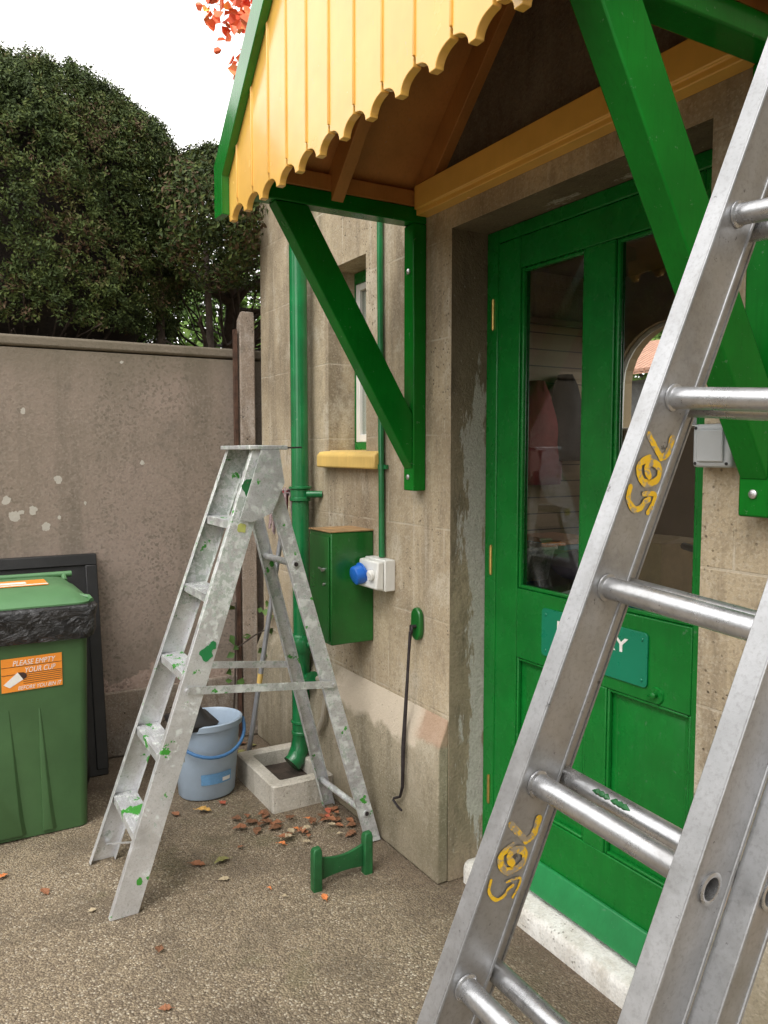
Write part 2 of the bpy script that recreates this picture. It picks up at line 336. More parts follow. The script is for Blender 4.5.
# ------------------------------------------------------------------ mesh helpers
class MB:
    def __init__(s): s.v = []; s.f = []; s.mi = []; s.cur = 0
    def add(s, vs, fs):
        o = len(s.v); s.v += [tuple(map(float, v)) for v in vs]; s.f += [tuple(i+o for i in f) for f in fs]; s.mi += [s.cur]*len(fs); return s
    def box(s, x0, x1, y0, y1, z0, z1):
        return s.add([(x, y, z) for x in (x0, x1) for y in (y0, y1) for z in (z0, z1)],
                     [(0, 1, 3, 2), (4, 6, 7, 5), (0, 4, 5, 1), (2, 3, 7, 6), (0, 2, 6, 4), (1, 5, 7, 3)])
    def hexa(s, p, a, b, c):
        """box: corner p, edge vectors a,b,c"""
        p, a, b, c = map(Vector, (p, a, b, c))
        return s.add([p+a*i+b*j+c*k for i in (0, 1) for j in (0, 1) for k in (0, 1)],
                     [(0, 1, 3, 2), (4, 6, 7, 5), (0, 4, 5, 1), (2, 3, 7, 6), (0, 2, 6, 4), (1, 5, 7, 3)])
    def bar(s, p, q, u, wu, wv):
        """bar from p to q, section wu along u and wv across, centred"""
        p, q, u = map(Vector, (p, q, u)); d = (q-p).normalized(); u = (u-d*u.dot(d)).normalized(); v = d.cross(u)
        return s.hexa(p-u*wu/2-v*wv/2, q-p, u*wu, v*wv)
    def tube(s, pts, r, seg=14, cap=True, closed=False):
        pts = [Vector(p) for p in pts]; n = len(pts); rr = r if hasattr(r, '__len__') else [r]*n
        t = [(pts[min(i+1, n-1)]-pts[max(i-1, 0)]).normalized() for i in range(n)]
        u = t[0].orthogonal().normalized(); vs = []
        for i in range(n):
            u = (u-t[i]*u.dot(t[i])).normalized(); w = t[i].cross(u)
            vs += [pts[i]+(u*math.cos(2*math.pi*k/seg)+w*math.sin(2*math.pi*k/seg))*rr[i] for k in range(seg)]
        fs = [(i*seg+k, i*seg+(k+1) % seg, (i+1)*seg+(k+1) % seg, (i+1)*seg+k) for i in range(n-1) for k in range(seg)]
        if cap: fs += [tuple(range(seg))[::-1], tuple((n-1)*seg+k for k in range(seg))]
        return s.add(vs, fs)
    def loft(s, rings, cap0=True, cap1=True):
        m = len(rings[0]); vs = [v for r in rings for v in r]
        fs = [(i*m+k, i*m+(k+1) % m, (i+1)*m+(k+1) % m, (i+1)*m+k) for i in range(len(rings)-1) for k in range(m)]
        if cap0: fs.append(tuple(range(m))[::-1])
        if cap1: fs.append(tuple((len(rings)-1)*m+k for k in range(m)))
        return s.add(vs, fs)
    def prism(s, poly, ex):
        """poly: list of 3D points, extruded by vector ex"""
        poly = [Vector(p) for p in poly]; ex = Vector(ex); n = len(poly)
        return s.add(poly+[p+ex for p in poly], [tuple(range(n))[::-1], tuple(range(n, 2*n))]+[(k, (k+1) % n, n+(k+1) % n, n+k) for k in range(n)])
    def build(s, name, mats, parent=None, loc=None, bevel=0, seg=2, smooth=40, normals=True):
        me = bpy.data.meshes.new(name)
        o = bpy.data.objects.new(name, me); COL.objects.link(o)
        if parent is not None: o.parent = parent; org = Vector(parent['_w'])
        else: org = Vector(loc if loc is not None else (0, 0, 0)); o.location = org
        o['_w'] = tuple(org)
        me.from_pydata([(x-org.x, y-org.y, z-org.z) for x, y, z in s.v], [], s.f)
        for m in (mats if isinstance(mats, (list, tuple)) else [mats]): me.materials.append(m)
        if any(s.mi): me.polygons.foreach_set('material_index', s.mi)
        if normals:
            import bmesh
            bm = bmesh.new(); bm.from_mesh(me); bmesh.ops.recalc_face_normals(bm, faces=bm.faces); bm.to_mesh(me); bm.free()
        if smooth:
            me.polygons.foreach_set('use_smooth', [True]*len(me.polygons)); me.set_sharp_from_angle(angle=R(smooth))
        if bevel:
            md = o.modifiers.new('bevel', 'BEVEL'); md.width = bevel; md.segments = seg; md.limit_method = 'ANGLE'; md.angle_limit = R(40); md.harden_normals = False
        return o

def tag(o, label=None, cat=None, group=None, kind=None):
    for k, v in (('label', label), ('category', cat), ('group', group), ('kind', kind)):
        if v: o[k] = v
    return o
def thing(name, loc, label, cat, group=None):
    o = bpy.data.objects.new(name, None); COL.objects.link(o); o.location = loc; o['_w'] = tuple(map(float, loc)); o.empty_display_size = .1
    return tag(o, label, cat, group)

def rrect(x0, x1, y0, y1, z, rad, seg=5):
    out = []
    for cx, cy, a0 in ((x1-rad, y1-rad, 0), (x0+rad, y1-rad, 90), (x0+rad, y0+rad, 180), (x1-rad, y0+rad, 270)):
        for k in range(seg): a = R(a0+90*k/(seg-1)); out.append((cx+rad*math.cos(a), cy+rad*math.sin(a), z))
    return out
def text_mb(mb, s, size, org, ux, uy, depth=.0006, shear=0.0, width=None, bold=0.0):
    """add flat lettering to mb: baseline start org, unit axes ux, uy"""
    cu = bpy.data.curves.new('lettering', 'FONT'); cu.body = s; cu.size = size; cu.shear = shear; cu.offset = bold; cu.resolution_u = 3
    ob = bpy.data.objects.new('lettering', cu); COL.objects.link(ob)
    dg = bpy.context.evaluated_depsgraph_get(); dg.update()
    me = bpy.data.meshes.new_from_object(ob.evaluated_get(dg))
    vs = [v.co.copy() for v in me.vertices]; fs = [tuple(p.vertices) for p in me.polygons]
    bpy.data.objects.remove(ob); bpy.data.curves.remove(cu); bpy.data.meshes.remove(me)
    x0 = min(v.x for v in vs); x1 = max(v.x for v in vs); k = (width/(x1-x0)) if width else 1
    ux, uy, org = Vector(ux), Vector(uy), Vector(org); nz = ux.cross(uy)
    mb.add([org+ux*((v.x-x0)*k)+uy*v.y+nz*depth for v in vs], fs)

def plate_holes(p, du, dv, L, Wd, holes, rad, seg=20):
    """rectangular plate (length L along du, width Wd along dv from p) with round holes centred at (u, v)"""
    vs, fs = [], []
    P = lambda u, v: tuple(Vector(p)+Vector(du)*u+Vector(dv)*v)
    def quad(u0, u1):
        o = len(vs); vs.extend([P(u0, 0), P(u1, 0), P(u1, Wd), P(u0, Wd)]); fs.append((o, o+1, o+2, o+3))
    last = 0
    for (u, v) in sorted(holes):
        h = rad*1.25; quad(last, u-h); last = u+h
        o = len(vs); sq = []
        for k in range(seg):
            a = 2*math.pi*(k+.5)/seg; c, s_ = math.cos(a), math.sin(a)
            vs.append(P(u+rad*c, v+rad*s_))
            t = min(h/abs(c) if abs(c) > 1e-6 else 9, ((Wd-v) if s_ > 0 else v)/abs(s_) if abs(s_) > 1e-6 else 9)
            sq.append((u+t*c, v+t*s_))
        for q in sq: vs.append(P(*q))
        for k in range(seg):
            j = (k+1) % seg; fs.append((o+k, o+j, o+seg+j, o+seg+k))
        for cu, cv in ((u+h, Wd), (u-h, Wd), (u-h, 0), (u+h, 0)):
            i = len(vs); vs.append(P(cu, cv))
            # fill the corner with the nearest two square-rim points
            d = sorted(range(seg), key=lambda k: (sq[k][0]-cu)**2+(sq[k][1]-cv)**2)[:2]
            fs.append((i, o+seg+d[0], o+seg+d[1]))
    quad(last, L)
    return vs, fs

def wall_panel(x0, x1, ya, yb, za, zb, holes):
    """wall slab between planes x0 and x1 with rectangular holes (y0,y1,z0,z1); returns (slab MB, list of reveal MBs)"""
    ys = sorted({ya, yb}|{h[i] for h in holes for i in (0, 1)}); zs = sorted({za, zb}|{h[i] for h in holes for i in (2, 3)})
    mb = MB()
    for i in range(len(ys)-1):
        for j in range(len(zs)-1):
            cy, cz = (ys[i]+ys[i+1])/2, (zs[j]+zs[j+1])/2
            if any(h[0] < cy < h[1] and h[2] < cz < h[3] for h in holes): continue
            a, b_, c, d = ys[i], ys[i+1], zs[j], zs[j+1]
            mb.add([(x0, a, c), (x0, b_, c), (x0, b_, d), (x0, a, d)], [(0, 3, 2, 1)])
            mb.add([(x1, a, c), (x1, b_, c), (x1, b_, d), (x1, a, d)], [(0, 1, 2, 3)])
    mb.add([(x0, ya, za), (x1, ya, za), (x1, ya, zb), (x0, ya, zb)], [(0, 1, 2, 3)])
    mb.add([(x0, yb, za), (x1, yb, za), (x1, yb, zb), (x0, yb, zb)], [(0, 3, 2, 1)])
    mb.add([(x0, ya, zb), (x1, ya, zb), (x1, yb, zb), (x0, yb, zb)], [(0, 1, 2, 3)])
    rv = []
    for (a, b_, c, d) in holes:
        m = MB()
        m.add([(x0, a, c), (x1, a, c), (x1, a, d), (x0, a, d)], [(0, 3, 2, 1)])
        m.add([(x0, b_, c), (x1, b_, c), (x1, b_, d), (x0, b_, d)], [(0, 1, 2, 3)])
        m.add([(x0, a, d), (x1, a, d), (x1, b_, d), (x0, b_, d)], [(0, 3, 2, 1)])
        if c > .05: m.add([(x0, a, c), (x1, a, c), (x1, b_, c), (x0, b_, c)], [(0, 1, 2, 3)])
        rv.append(m)
    return mb, rv

# ------------------------------------------------------------------ ground
g = MB()
n = 60; xs = np.concatenate([np.linspace(-60, -3, 6), np.linspace(-2.5, 5, 46), np.linspace(6, 60, 6)])
ys_ = np.concatenate([np.linspace(-60, -3, 6), np.linspace(-2.5, 6, 52), np.linspace(7, 60, 6)])
vs = []
for y in ys_:
    for x in xs: vs.append((x, y, (mnoise.noise(Vector((x*1.3, y*1.3, 0)))*.006-.003) if abs(x) < 6 and abs(y) < 7 else -.004))
nx = len(xs)
g.add(vs, [(j*nx+i, j*nx+i+1, (j+1)*nx+i+1, (j+1)*nx+i) for j in range(len(ys_)-1) for i in range(nx-1)])
tag(g.build('ground', M['tarmac'], normals=False), kind='structure')

# ------------------------------------------------------------------ house
WX = 1.60; DY0, DY1, DZ = 1.26, 2.302, 2.315
house = thing('station_house', (1.6, 0, 0), 'weathered stone-rendered building with half-glazed green door and small recessed window', 'building')
slab, rev = wall_panel(WX, 1.90, -4, 4.08, 0, 3.45, [(DY0, DY1, 0, DZ), (2.912, 3.264, 1.56, 2.36)])
slab.build('wall', M['stone'], house, smooth=0, normals=False)
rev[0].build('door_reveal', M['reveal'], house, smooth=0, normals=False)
rev[1].build('window_reveal', M['stone'], house, smooth=0, normals=False)
for ya_, yb_ in ((4.0, 4.08), (-4, -3.9)):
    e = MB(); e.box(1.902, 4.2, ya_, yb_, 0, 3.45); e.build('end_wall', M['stone'], house)
# plinth with sloped top, broken at the doorway
def plinth(ya, yb):
    m = MB(); pf = 1.554
    m.prism([(pf, ya, 0), (pf, ya, .50), (WX-.001, ya, .60), (WX-.001, ya, 0)], (0, yb-ya, 0)); return m
pl = plinth(DY1, 4.08); a = plinth(-4, DY0); pl.add(a.v, a.f)
pl.build('plinth', M['plinth'], house, bevel=.006)
cp = MB(); cp.box(1.57, 4.23, -4.03, 4.1, 3.45, 3.5); cp.build('parapet_coping', M['concrete'], house, bevel=.01)
# east wall with an arched window opening
ew = MB(); X0, X1 = 4.05, 4.2; ay0, ay1, az0, azs = 3.02, 3.90, 1.70, 2.02; ac = (ay0+ay1)/2; ar = (ay1-ay0)/2; azt = azs+ar*.82
def arch_pts(k=14): return [(ac-ar*math.cos(math.pi*i/k), azs+ar*.82*math.sin(math.pi*i/k)) for i in range(k+1)]
ap = arch_pts()
for X in (X0, X1):
    for (y0, y1, z0, z1) in ((-4, .5, 0, 3.45), (.5, 2.7, 0, .8), (.5, 2.7, 2.3, 3.45), (2.7, ay0, 0, 3.45), (ay1, 4.0, 0, 3.45), (ay0, ay1, 0, az0)):  # wide unseen gap beside the arch is added to brighten the room
        ew.add([(X, y0, z0), (X, y1, z0), (X, y1, z1), (X, y0, z1)], [(0, 1, 2, 3)])
    ew.add([(X, y, z) for y, z in ap]+[(X, y, 3.45) for y, z in ap], [(i, i+1, 15+i+1, 15+i) for i in range(14)])
ring = [(ay0, az0)]+ap+[(ay1, az0)]
ew.add([(X0, y, z) for y, z in ring]+[(X1, y, z) for y, z in ring], [(i, (i+1) % 17, 17+(i+1) % 17, 17+i) for i in range(17)])
ew.build('rear_wall', M['room_wall'], house, smooth=0)
aw = MB()
rr = [Vector((4.1, y, z)) for y, z in ring]
aw.tube(rr+[rr[0]], .022, 6, cap=False); aw.box(4.085, 4.115, ac-.012, ac+.012, az0, azt); aw.build('arched_window', M['white_plastic'], house)
rf = MB(); rf.prism([(1.8, -4, 3.5), (3.0, -4, 4.3), (4.15, -4, 3.5)], (0, 8.08, 0)); rf.build('roof', M['slate'], house)
rm = MB(); rm.box(1.902, 4.049, .2, .3, .05, 2.7); rm.build('partition', M['room_dark'], house)
rm = MB(); rm.box(1.902, 4.049, .301, 3.998, 2.7, 2.76); rm.build('ceiling', M['room_dark'], house)
rm = MB(); rm.box(1.902, 4.049, .301, 3.998, .0, .06); rm.build('floor', M['room_floor'], house)
rm = MB(); rm.box(1.904, 4.047, 3.97, 3.997, .061, 2.36); rm.build('match_boarding', M['match_board'], house)
rm = MB(); rm.box(1.904, 4.047, 3.93, 3.969, 2.365, 2.40); rm.build('picture_rail', M['room_dark'], house)
# doorstep
st = MB(); pts = []
m = MB()
prof = [(1.645, -.01), (1.645, .045), (1.65, .062), (1.662, .07), (1.80, .074), (1.80, -.01)]
rings = []
for y, ins in ((1.262, 0), (2.24, 0), (2.275, .004), (2.297, .02), (2.306, .045)):
    rings.append([(x+(ins if x < 1.7 else 0), y, z-(ins*.35 if z > .03 else 0)) for x, z in prof])
m.loft(rings); m.build('doorstep', M['white_paint'], house, bevel=.004)
# ---- door
DX = 1.755
door = MB()
def rect_frame(mb, x0, x1, y0, y1, z0, z1, wl, wr, wb, wt):
    mb.box(x0, x1, y0, y0+wl, z0, z1); mb.box(x0, x1, y1-wr, y1, z0, z1)
    mb.box(x0, x1, y0+wl, y1-wr, z1-wt, z1)
    if wb: mb.box(x0, x1, y0+wl, y1-wr, z0, z0+wb)
fr = MB(); rect_frame(fr, 1.75, 1.83, DY0+.001, DY1-.001, .075, DZ-.001, .02, .062, 0, .045)
fr.build('door_frame', M['green_door'], house, bevel=.004)
LY0, LY1, LZ0, LZ1 = 1.284, 2.245, .085, 2.268
x0, x1 = DX, DX+.045
door.box(x0, x1, 2.125, LY1, LZ0, LZ1); door.box(x0, x1, LY0, 1.40, LZ0, LZ1)            # stiles
door.box(x0, x1, 1.401, 2.124, 2.165, LZ1); door.box(x0, x1, 1.401, 2.124, .848, 1.088)   # rails
door.box(x0, x1, 1.401, 2.124, LZ0, .335)
door.box(x0, x1, 1.703, 1.825, 1.0885, 2.1645); door.box(x0, x1, 1.703, 1.79, .3355, .8475)
for (ya, yb) in ((1.401, 1.7025), (1.7905, 2.124)):
    door.box(x0+.02, x0+.03, ya, yb, .336, .8475)
    a = .055; zb, zt = .336+a, .8475-a    # raised field with bevelled margins
    door.loft([[(x0+.0199, ya+.03, zb-.03), (x0+.0199, yb-.03, zb-.03), (x0+.0199, yb-.03, zt+.03), (x0+.0199, ya+.03, zt+.03)],
               [(x0+.010, ya+a, zb), (x0+.010, yb-a, zb), (x0+.010, yb-a, zt), (x0+.010, ya+a, zt)]], cap0=False)
D = door.build('door', M['green_door'], house, bevel=.003)
bd = MB()
for (ya, yb) in ((1.4, 1.703), (1.825, 2.125)):
    rect_frame(bd, x0+.006, x0+.022, ya+.0005, yb-.0005, 1.0885, 2.1645, .013, .013, .013, .013)
    rect_frame(bd, x0+.003, x0+.019, ya+.0004 if ya < 1.5 else 1.791, yb-.0004 if yb > 1.9 else 1.7024, .3358, .8472, .010, .010, .010, .010)
bd.build('glazing_bead', M['green_door'], D, bevel=.004)
for (ya, yb) in ((1.4, 1.703), (1.825, 2.125)):
    q = MB(); q.box(x0+.0225, x0+.0265, ya+.002, yb-.002, 1.09, 2.163); q.build('glass_pane', M['glass'], D)
wb = MB(); wb.prism([(x0-.002, LY0, .088), (x0-.045, LY0, .092), (x0-.045, LY0, .104), (x0-.012, LY0, .182), (x0-.002, LY0, .184)], (0, LY1-LY0, 0))
wb.build('weather_bar', M['green_trim'], D, bevel=.003)
for z in (2.03, 1.17, .33):
    h = MB(); h.tube([(x0-.006, 2.262, z-.05+.0), (x0-.006, 2.262, z+.05)], .0065, 10); h.tube([(x0-.006, 2.262, z-.054), (x0-.006, 2.262, z+.054)], .004, 8)
    h.box(x0-.003, x0-.0005, 2.25, 2.262, z-.05, z+.05); h.build('hinge', M['brass'], D)
sg = MB(); yA, yB, zA, zB, rr_ = 1.545, 1.988, .887, 1.044, .014
poly = []
for cy, cz, a0 in ((yA+rr_, zA+rr_, 180), (yB-rr_, zA+rr_, 270), (yB-rr_, zB-rr_, 0), (yA+rr_, zB-rr_, 90)):
    for k in range(5): poly.append((x0-.0065, cy+rr_*math.cos(R(a0+k*22.5)), cz+rr_*math.sin(R(a0+k*22.5))))
sg.prism(poly, (.006, 0, 0)); SG = sg.build('name_sign', M['sign_teal'], D, bevel=.0012)
lt = MB(); text_mb(lt, 'PANTRY', .058, (x0-.0066, 1.913, .973), (0, -1, 0), (0, 0, 1), .0006, width=.298, bold=.0012)
lt.build('sign_lettering', M['white_print'], D, smooth=0, normals=False)
for y, z in ((yA+.02, zA+.02), (yB-.02, zA+.02), (yA+.02, zB-.02), (yB-.02, zB-.02)):
    q = MB(); q.tube([(x0-.007, y, z), (x0-.0095, y, z)], [.006, .004], 10); q.build('sign_screw', M['sign_teal'], D)
kn = MB(); kn.tube([(x0-.0005, 1.512, .875), (x0-.006, 1.512, .875)], [.025, .022], 18); kn.tube([(x0-.006, 1.512, .878), (x0-.02, 1.512, .878), (x0-.024, 1.512, .878)], [.008, .009, .004], 12)
kn.bar((x0-.016, 1.53, .872), (x0-.016, 1.545, .868), (0, 0, 1), .006, .005); kn.build('lock_cover', M['green_door'], D)
# ---- small window
wf = MB(); rect_frame(wf, 1.732, 1.80, 2.913, 3.263, 1.563, 2.358, .02, .006, .035, .05)
WF = wf.build('window', M['green_door'], house, bevel=.002)
q = MB(); rect_frame(q, 1.736, 1.77, 2.934, 3.256, 1.599, 2.307, .03, .035, .035, .03); q.build('sash', M['white_plastic'], WF, bevel=.003)
q = MB(); q.box(1.75, 1.754, 2.965, 3.22, 1.635, 2.276); q.build('window_glass', M['glass'], WF)
q = MB(); q.box(1.76, 1.766, 2.965, 3.22, 1.635, 2.276); q.build('reflection_sheet', M['white_plastic'], WF)  # white sheet standing in for sky reflected in the glass
q = MB(); q.prism([(1.545, 2.83, 1.482), (1.545, 2.83, 1.538), (1.565, 2.83, 1.556), (1.77, 2.83, 1.572), (1.77, 2.83, 1.482)], (0, .57, 0))
q.v = [(x, y, z) for x, y, z in q.v]
sill = MB(); sill.prism([(1.55, 2.76, 1.486), (1.55, 2.76, 1.54), (1.565, 2.76, 1.555), (1.599, 2.76, 1.559), (1.599, 2.76, 1.486)], (0, .53, 0)); sill.box(1.599, 1.731, 2.914, 3.262, 1.50, 1.5625)
sill.build('window_sill', M['sill_yellow'], WF, bevel=.007)

# ------------------------------------------------------------------ porch canopy
CYc = 1.787; FX = .875
can = thing('porch_canopy', (1.6, CYc, 2.36), 'gabled canopy over the door with yellow scalloped boards and green brackets', 'canopy')
EY = .755                                   # half span at eave
EZ, RZ = 2.43, 3.16                        # underside of roof at eave / ridge
slope = (RZ-EZ)/EY
def roofz(y): return RZ-abs(y-CYc)*slope
vb = MB(); bw = .1275; edges = [2.54-bw*i for i in range(13)]
for i in range(12):
    y1, y0 = edges[i]-.0008, edges[i+1]+.0008
    c = (y0+y1)/2; hb = (y1-y0)/2; zb, ah, tw = 2.279, .034, .011
    half = [(d, zb+ah*math.sqrt(max(0, 1-((hb-d)/(hb-tw))**2))) for d in [tw+(hb-tw)*(1-math.cos(math.pi/2*k/9)) for k in range(10)]]
    half = half[:-1]+[(hb-.0035, zb+ah+.001), (hb-.003, zb+ah+.014), (hb, zb+ah+.017)]
    low = [(c-d, z) for d, z in half[::-1]]+[(c+d, z) for d, z in half]
    top = [(y1, max(roofz(y1), zb+.06))]
    if y0 < CYc < y1: top.append((CYc, roofz(CYc)))
    top.append((y0, max(roofz(y0), zb+.06)))
    vb.prism([(FX, y, z) for y, z in low+top], (.02, 0, 0))
for e_ in edges[1:-1]:
    ztop = roofz(e_)-.004
    if ztop > 2.36: vb.tube([(FX-.0005, e_, 2.332), (FX-.0005, e_, ztop)], .0042, 8)
vb.build('valance', M['yellow'], can, bevel=.0022)
# roof slopes (sheathing seen from below)
for sgn, nm in ((1, 0), (-1, 1)):
    e0 = Vector((FX-.03, CYc, RZ+.0)); e1 = Vector((FX-.03, CYc+sgn*(EY+.008), RZ-(EY+.008)*slope))
    nrm = Vector((0, sgn*slope, 1)).normalized()
    sh = MB(); sh.hexa(e0+Vector((.03, 0, 0)), (WX-FX-.001, 0, 0), e1-e0, nrm*.018)
    sh.build('roof_boarding', M['yellow_old'], can)
    sl = MB(); sl.hexa(e0+Vector((.03, 0, 0))+nrm*.0185, (WX-FX-.0, 0, 0), (e1-e0), nrm*.012); sl.build('slate_covering', M['slate'], can)
    # bargeboard: follows the slope, with an upright end
    bt = .07; L = (e1-e0)
    ins = Vector((0, -sgn*1, 0))
    top0 = Vector((FX-.026, CYc, RZ+.022)); dz = .098
    ye = CYc+sgn*(EY+.015)
    pA = [(CYc, RZ+.05), (ye, RZ+.05-(EY+.015)*slope), (ye, 2.300), (ye-sgn*.072, 2.300), (ye-sgn*.072, RZ+.03-(EY-.057)*slope-dz), (CYc, RZ+.03-dz)]
    bb = MB(); bb.prism([(FX-.026, y, z) for y, z in pA], (.0255, 0, 0)); bb.build('bargeboard', M['green'], can, bevel=.002)
    # rafters: one on the wall, one midway
    for xr in (WX-.045, 1.22):
        a0 = Vector((xr, CYc, RZ-.002)); a1 = Vector((xr, CYc+sgn*(EY-.02), RZ-.002-(EY-.02)*slope))
        ra = MB(); ra.hexa(a0, (.044, 0, 0), a1-a0, -nrm*.085); ra.build('rafter', M['yellow_old'], can, bevel=.002)
    ep = MB(); yb_ = CYc+sgn*.672
    ep.box(FX+.021, WX-.046, min(yb_, yb_+sgn*.055), max(yb_, yb_+sgn*.055), 2.4205, 2.475); ep.build('eaves_plate', M['yellow_old'], can, bevel=.003)
bm_ = MB(); bm_.prism([(1.549, 1.14, 2.386), (1.549, 1.14, 2.404), (1.54, 1.14, 2.406), (1.54, 1.14, 2.487), (1.5995, 1.14, 2.487), (1.5995, 1.14, 2.386)], (0, 1.31, 0))
bm_.build('wall_plate', M['yellow'], can, bevel=.003)
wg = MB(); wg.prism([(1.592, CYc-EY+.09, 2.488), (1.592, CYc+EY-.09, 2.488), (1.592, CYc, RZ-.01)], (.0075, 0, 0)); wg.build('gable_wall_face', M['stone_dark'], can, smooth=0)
def bracket(ya, yb):
    B = None
    p = MB(); p.box(1.545, 1.5995, ya, yb, 1.412, 2.365); p.build('bracket_post', M['green_bracket'], can, bevel=.005)
    t = MB(); t.box(FX+.022, 1.5995, ya, yb, 2.3655, 2.42); t.build('bracket_arm', M['green_bracket'], can, bevel=.005)
    c = MB(); A = Vector((1.075, 0, 2.364)); Bv = Vector((1.53, 0, 1.60)); d = (Bv-A).normalized(); u = Vector((d.z, 0, -d.x))
    if u.x > 0: u = -u
    w = .095
    a0 = Vector((1.02, ya+.004, 2.364)); a1 = Vector((1.137, ya+.004, 2.364)); b0 = Vector((1.5445, ya+.004, 1.69)); b1 = Vector((1.5445, ya+.004, 1.492)); 
    c.prism([a0, a1, b0, b1], (0, yb-ya-.008, 0)); c.build('bracket_brace', M['green_bracket'], can, bevel=.004)
    for z in (1.462, 2.2):
        b = MB(); yc = (ya+yb)/2; b.tube([(1.5448, yc, z), (1.541, yc, z), (1.538, yc, z)], [.010, .010, .006], 12); b.build('bolt', M['steel'], can)
bracket(2.459, 2.527); bracket(1.05, 1.125)

# ------------------------------------------------------------------ things on the wall
# downpipe
dp = thing('downpipe', (1.535, 3.42, 0), 'green round cast-iron downpipe running down the wall into the concrete drain surround', 'drainpipe')
PX, PY = 1.527, 3.42
m = MB(); m.tube([(PX-.004, PY, 3.4), (PX, PY, 1.36), (PX+.004, PY, .62)], .041, 22); m.build('pipe', M['green_pipe'], dp)
m = MB()
m.tube([(PX, PY, .70), (PX, PY, .685), (PX, PY, .63), (PX, PY, .615), (PX-.002, PY, .60), (PX-.004, PY, .20), (PX-.012, PY, .145), (PX-.037, PY-.008, .10), (PX-.06, PY-.012, .082)],
       [.046, .054, .054, .048, .044, .043, .045, .046, .047], 22); m.build('shoe', M['green_pipe'], dp)
for z in (1.36, .655, .25):
    m = MB(); m.tube([(PX, PY, z-.035), (PX, PY, z-.03), (PX, PY, z-.018), (PX, PY, z-.014), (PX, PY, z+.02), (PX, PY, z+.026), (PX, PY, z+.034), (PX, PY, z+.038)], [.043, .05, .05, .046, .046, .053, .053, .043], 22)
    m.tube([(PX+.01, PY-.05, z), (WX, PY-.085, z)], .016, 12); m.build('socket_joint', M['green_pipe'], dp)
m = MB(); m.tube([(PX, PY-.03, .47), (PX+.01, PY-.09, .5), (PX+.01, PY-.11, .505)], [.035, .034, .038], 14); m.build('side_branch', M['green_pipe'], dp)
wp = MB(); wp.tube([(1.548, 3.28, .515), (1.535, 3.2, .53), (1.53, 3.15, .50), (1.53, 3.19, .36), (1.53, 3.26, .26)], .014, 12)
tag(wp.build('waste_pipe', M['copper'], None, (1.55, 3.3, .5)), 'thin bent beige waste pipe beside the green downpipe', 'pipe')
# conduit
cdt = thing('cable_conduit', (1.584, 2.73, 1.14), 'thin green cable conduit running up the wall from the blue and white socket', 'conduit')
m = MB(); m.tube([(1.584, 2.755, 1.135), (1.584, 2.77, 2.42), (1.584, 2.77, 2.95)], .0125, 14); m.build('conduit_tube', M['green_pipe'], cdt)
m = MB(); m.tube([(1.584, 2.758, 1.485), (1.584, 2.758, 1.505)], .0165, 14); m.bar((1.59, 2.725, 1.495), (1.59, 2.79, 1.495), (0, 0, 1), .016, .012); m.build('saddle_clip', M['green_pipe'], cdt)
# meter box
mbx = thing('meter_box', (1.6, 2.95, .78), 'green steel cabinet with a small latch fixed to the wall beside the downpipe', 'box')
m = MB(); m.box(1.405, 1.5995, 2.85, 3.05, .775, 1.232); m.build('cabinet', M['green_box'], mbx, bevel=.005)
m = MB(); m.box(1.398, 1.404, 2.862, 3.04, .79, 1.215); dr = m.build('cabinet_door', M['green_box'], mbx, bevel=.002)
m = MB(); m.tube([(1.3985, 2.90, 1.08), (1.385, 2.90, 1.08)], .007, 10); m.bar((1.387, 2.88, 1.08), (1.387, 2.93, 1.085), (0, 0, 1), .006, .005); m.build('latch', M['steel'], dr)
m = MB(); m.tube([(1.3985, 2.90, 1.02), (1.392, 2.90, 1.02)], .006, 10); m.build('lock', M['steel'], dr)
m = MB(); m.box(1.40, 1.5995, 2.847, 3.053, 1.2325, 1.2375); m.build('cabinet_top', m_simple('rusted_top', (.36, .22, .10), .85, var=.35, scale=20), mbx, bevel=.001)
# socket
so = thing('outdoor_socket', (1.6, 2.755, 1.02), 'white weatherproof power socket with round blue outlet, fixed under the conduit', 'socket')
m = MB(); m.box(1.552, 1.5995, 2.675, 2.838, 1.008, 1.132); m.build('back_box', M['white_plastic'], so, bevel=.004)
m = MB(); m.prism([(1.551, 2.68, 1.012), (1.515, 2.68, 1.018), (1.523, 2.68, 1.126), (1.551, 2.68, 1.128)], (0, .153, 0)); m.build('front_cover', M['white_plastic'], so, bevel=.006)
m = MB(); m.tube([(1.519, 2.79, 1.072), (1.504, 2.791, 1.068), (1.478, 2.793, 1.062), (1.474, 2.793, 1.061)], [.040, .040, .037, .028], 24); m.tube([(1.517, 2.79, 1.072), (1.510, 2.79, 1.07)], .045, 24); m.build('blue_outlet', M['blue_plastic'], so, bevel=.002)
m = MB(); m.tube([(1.517, 2.715, 1.072), (1.505, 2.715, 1.071), (1.502, 2.715, 1.07)], [.021, .021, .017], 18); m.bar((1.501, 2.715, 1.055), (1.501, 2.715, 1.087), (1, 0, 0), .008, .007); m.build('switch_knob', M['white_plastic'], so)
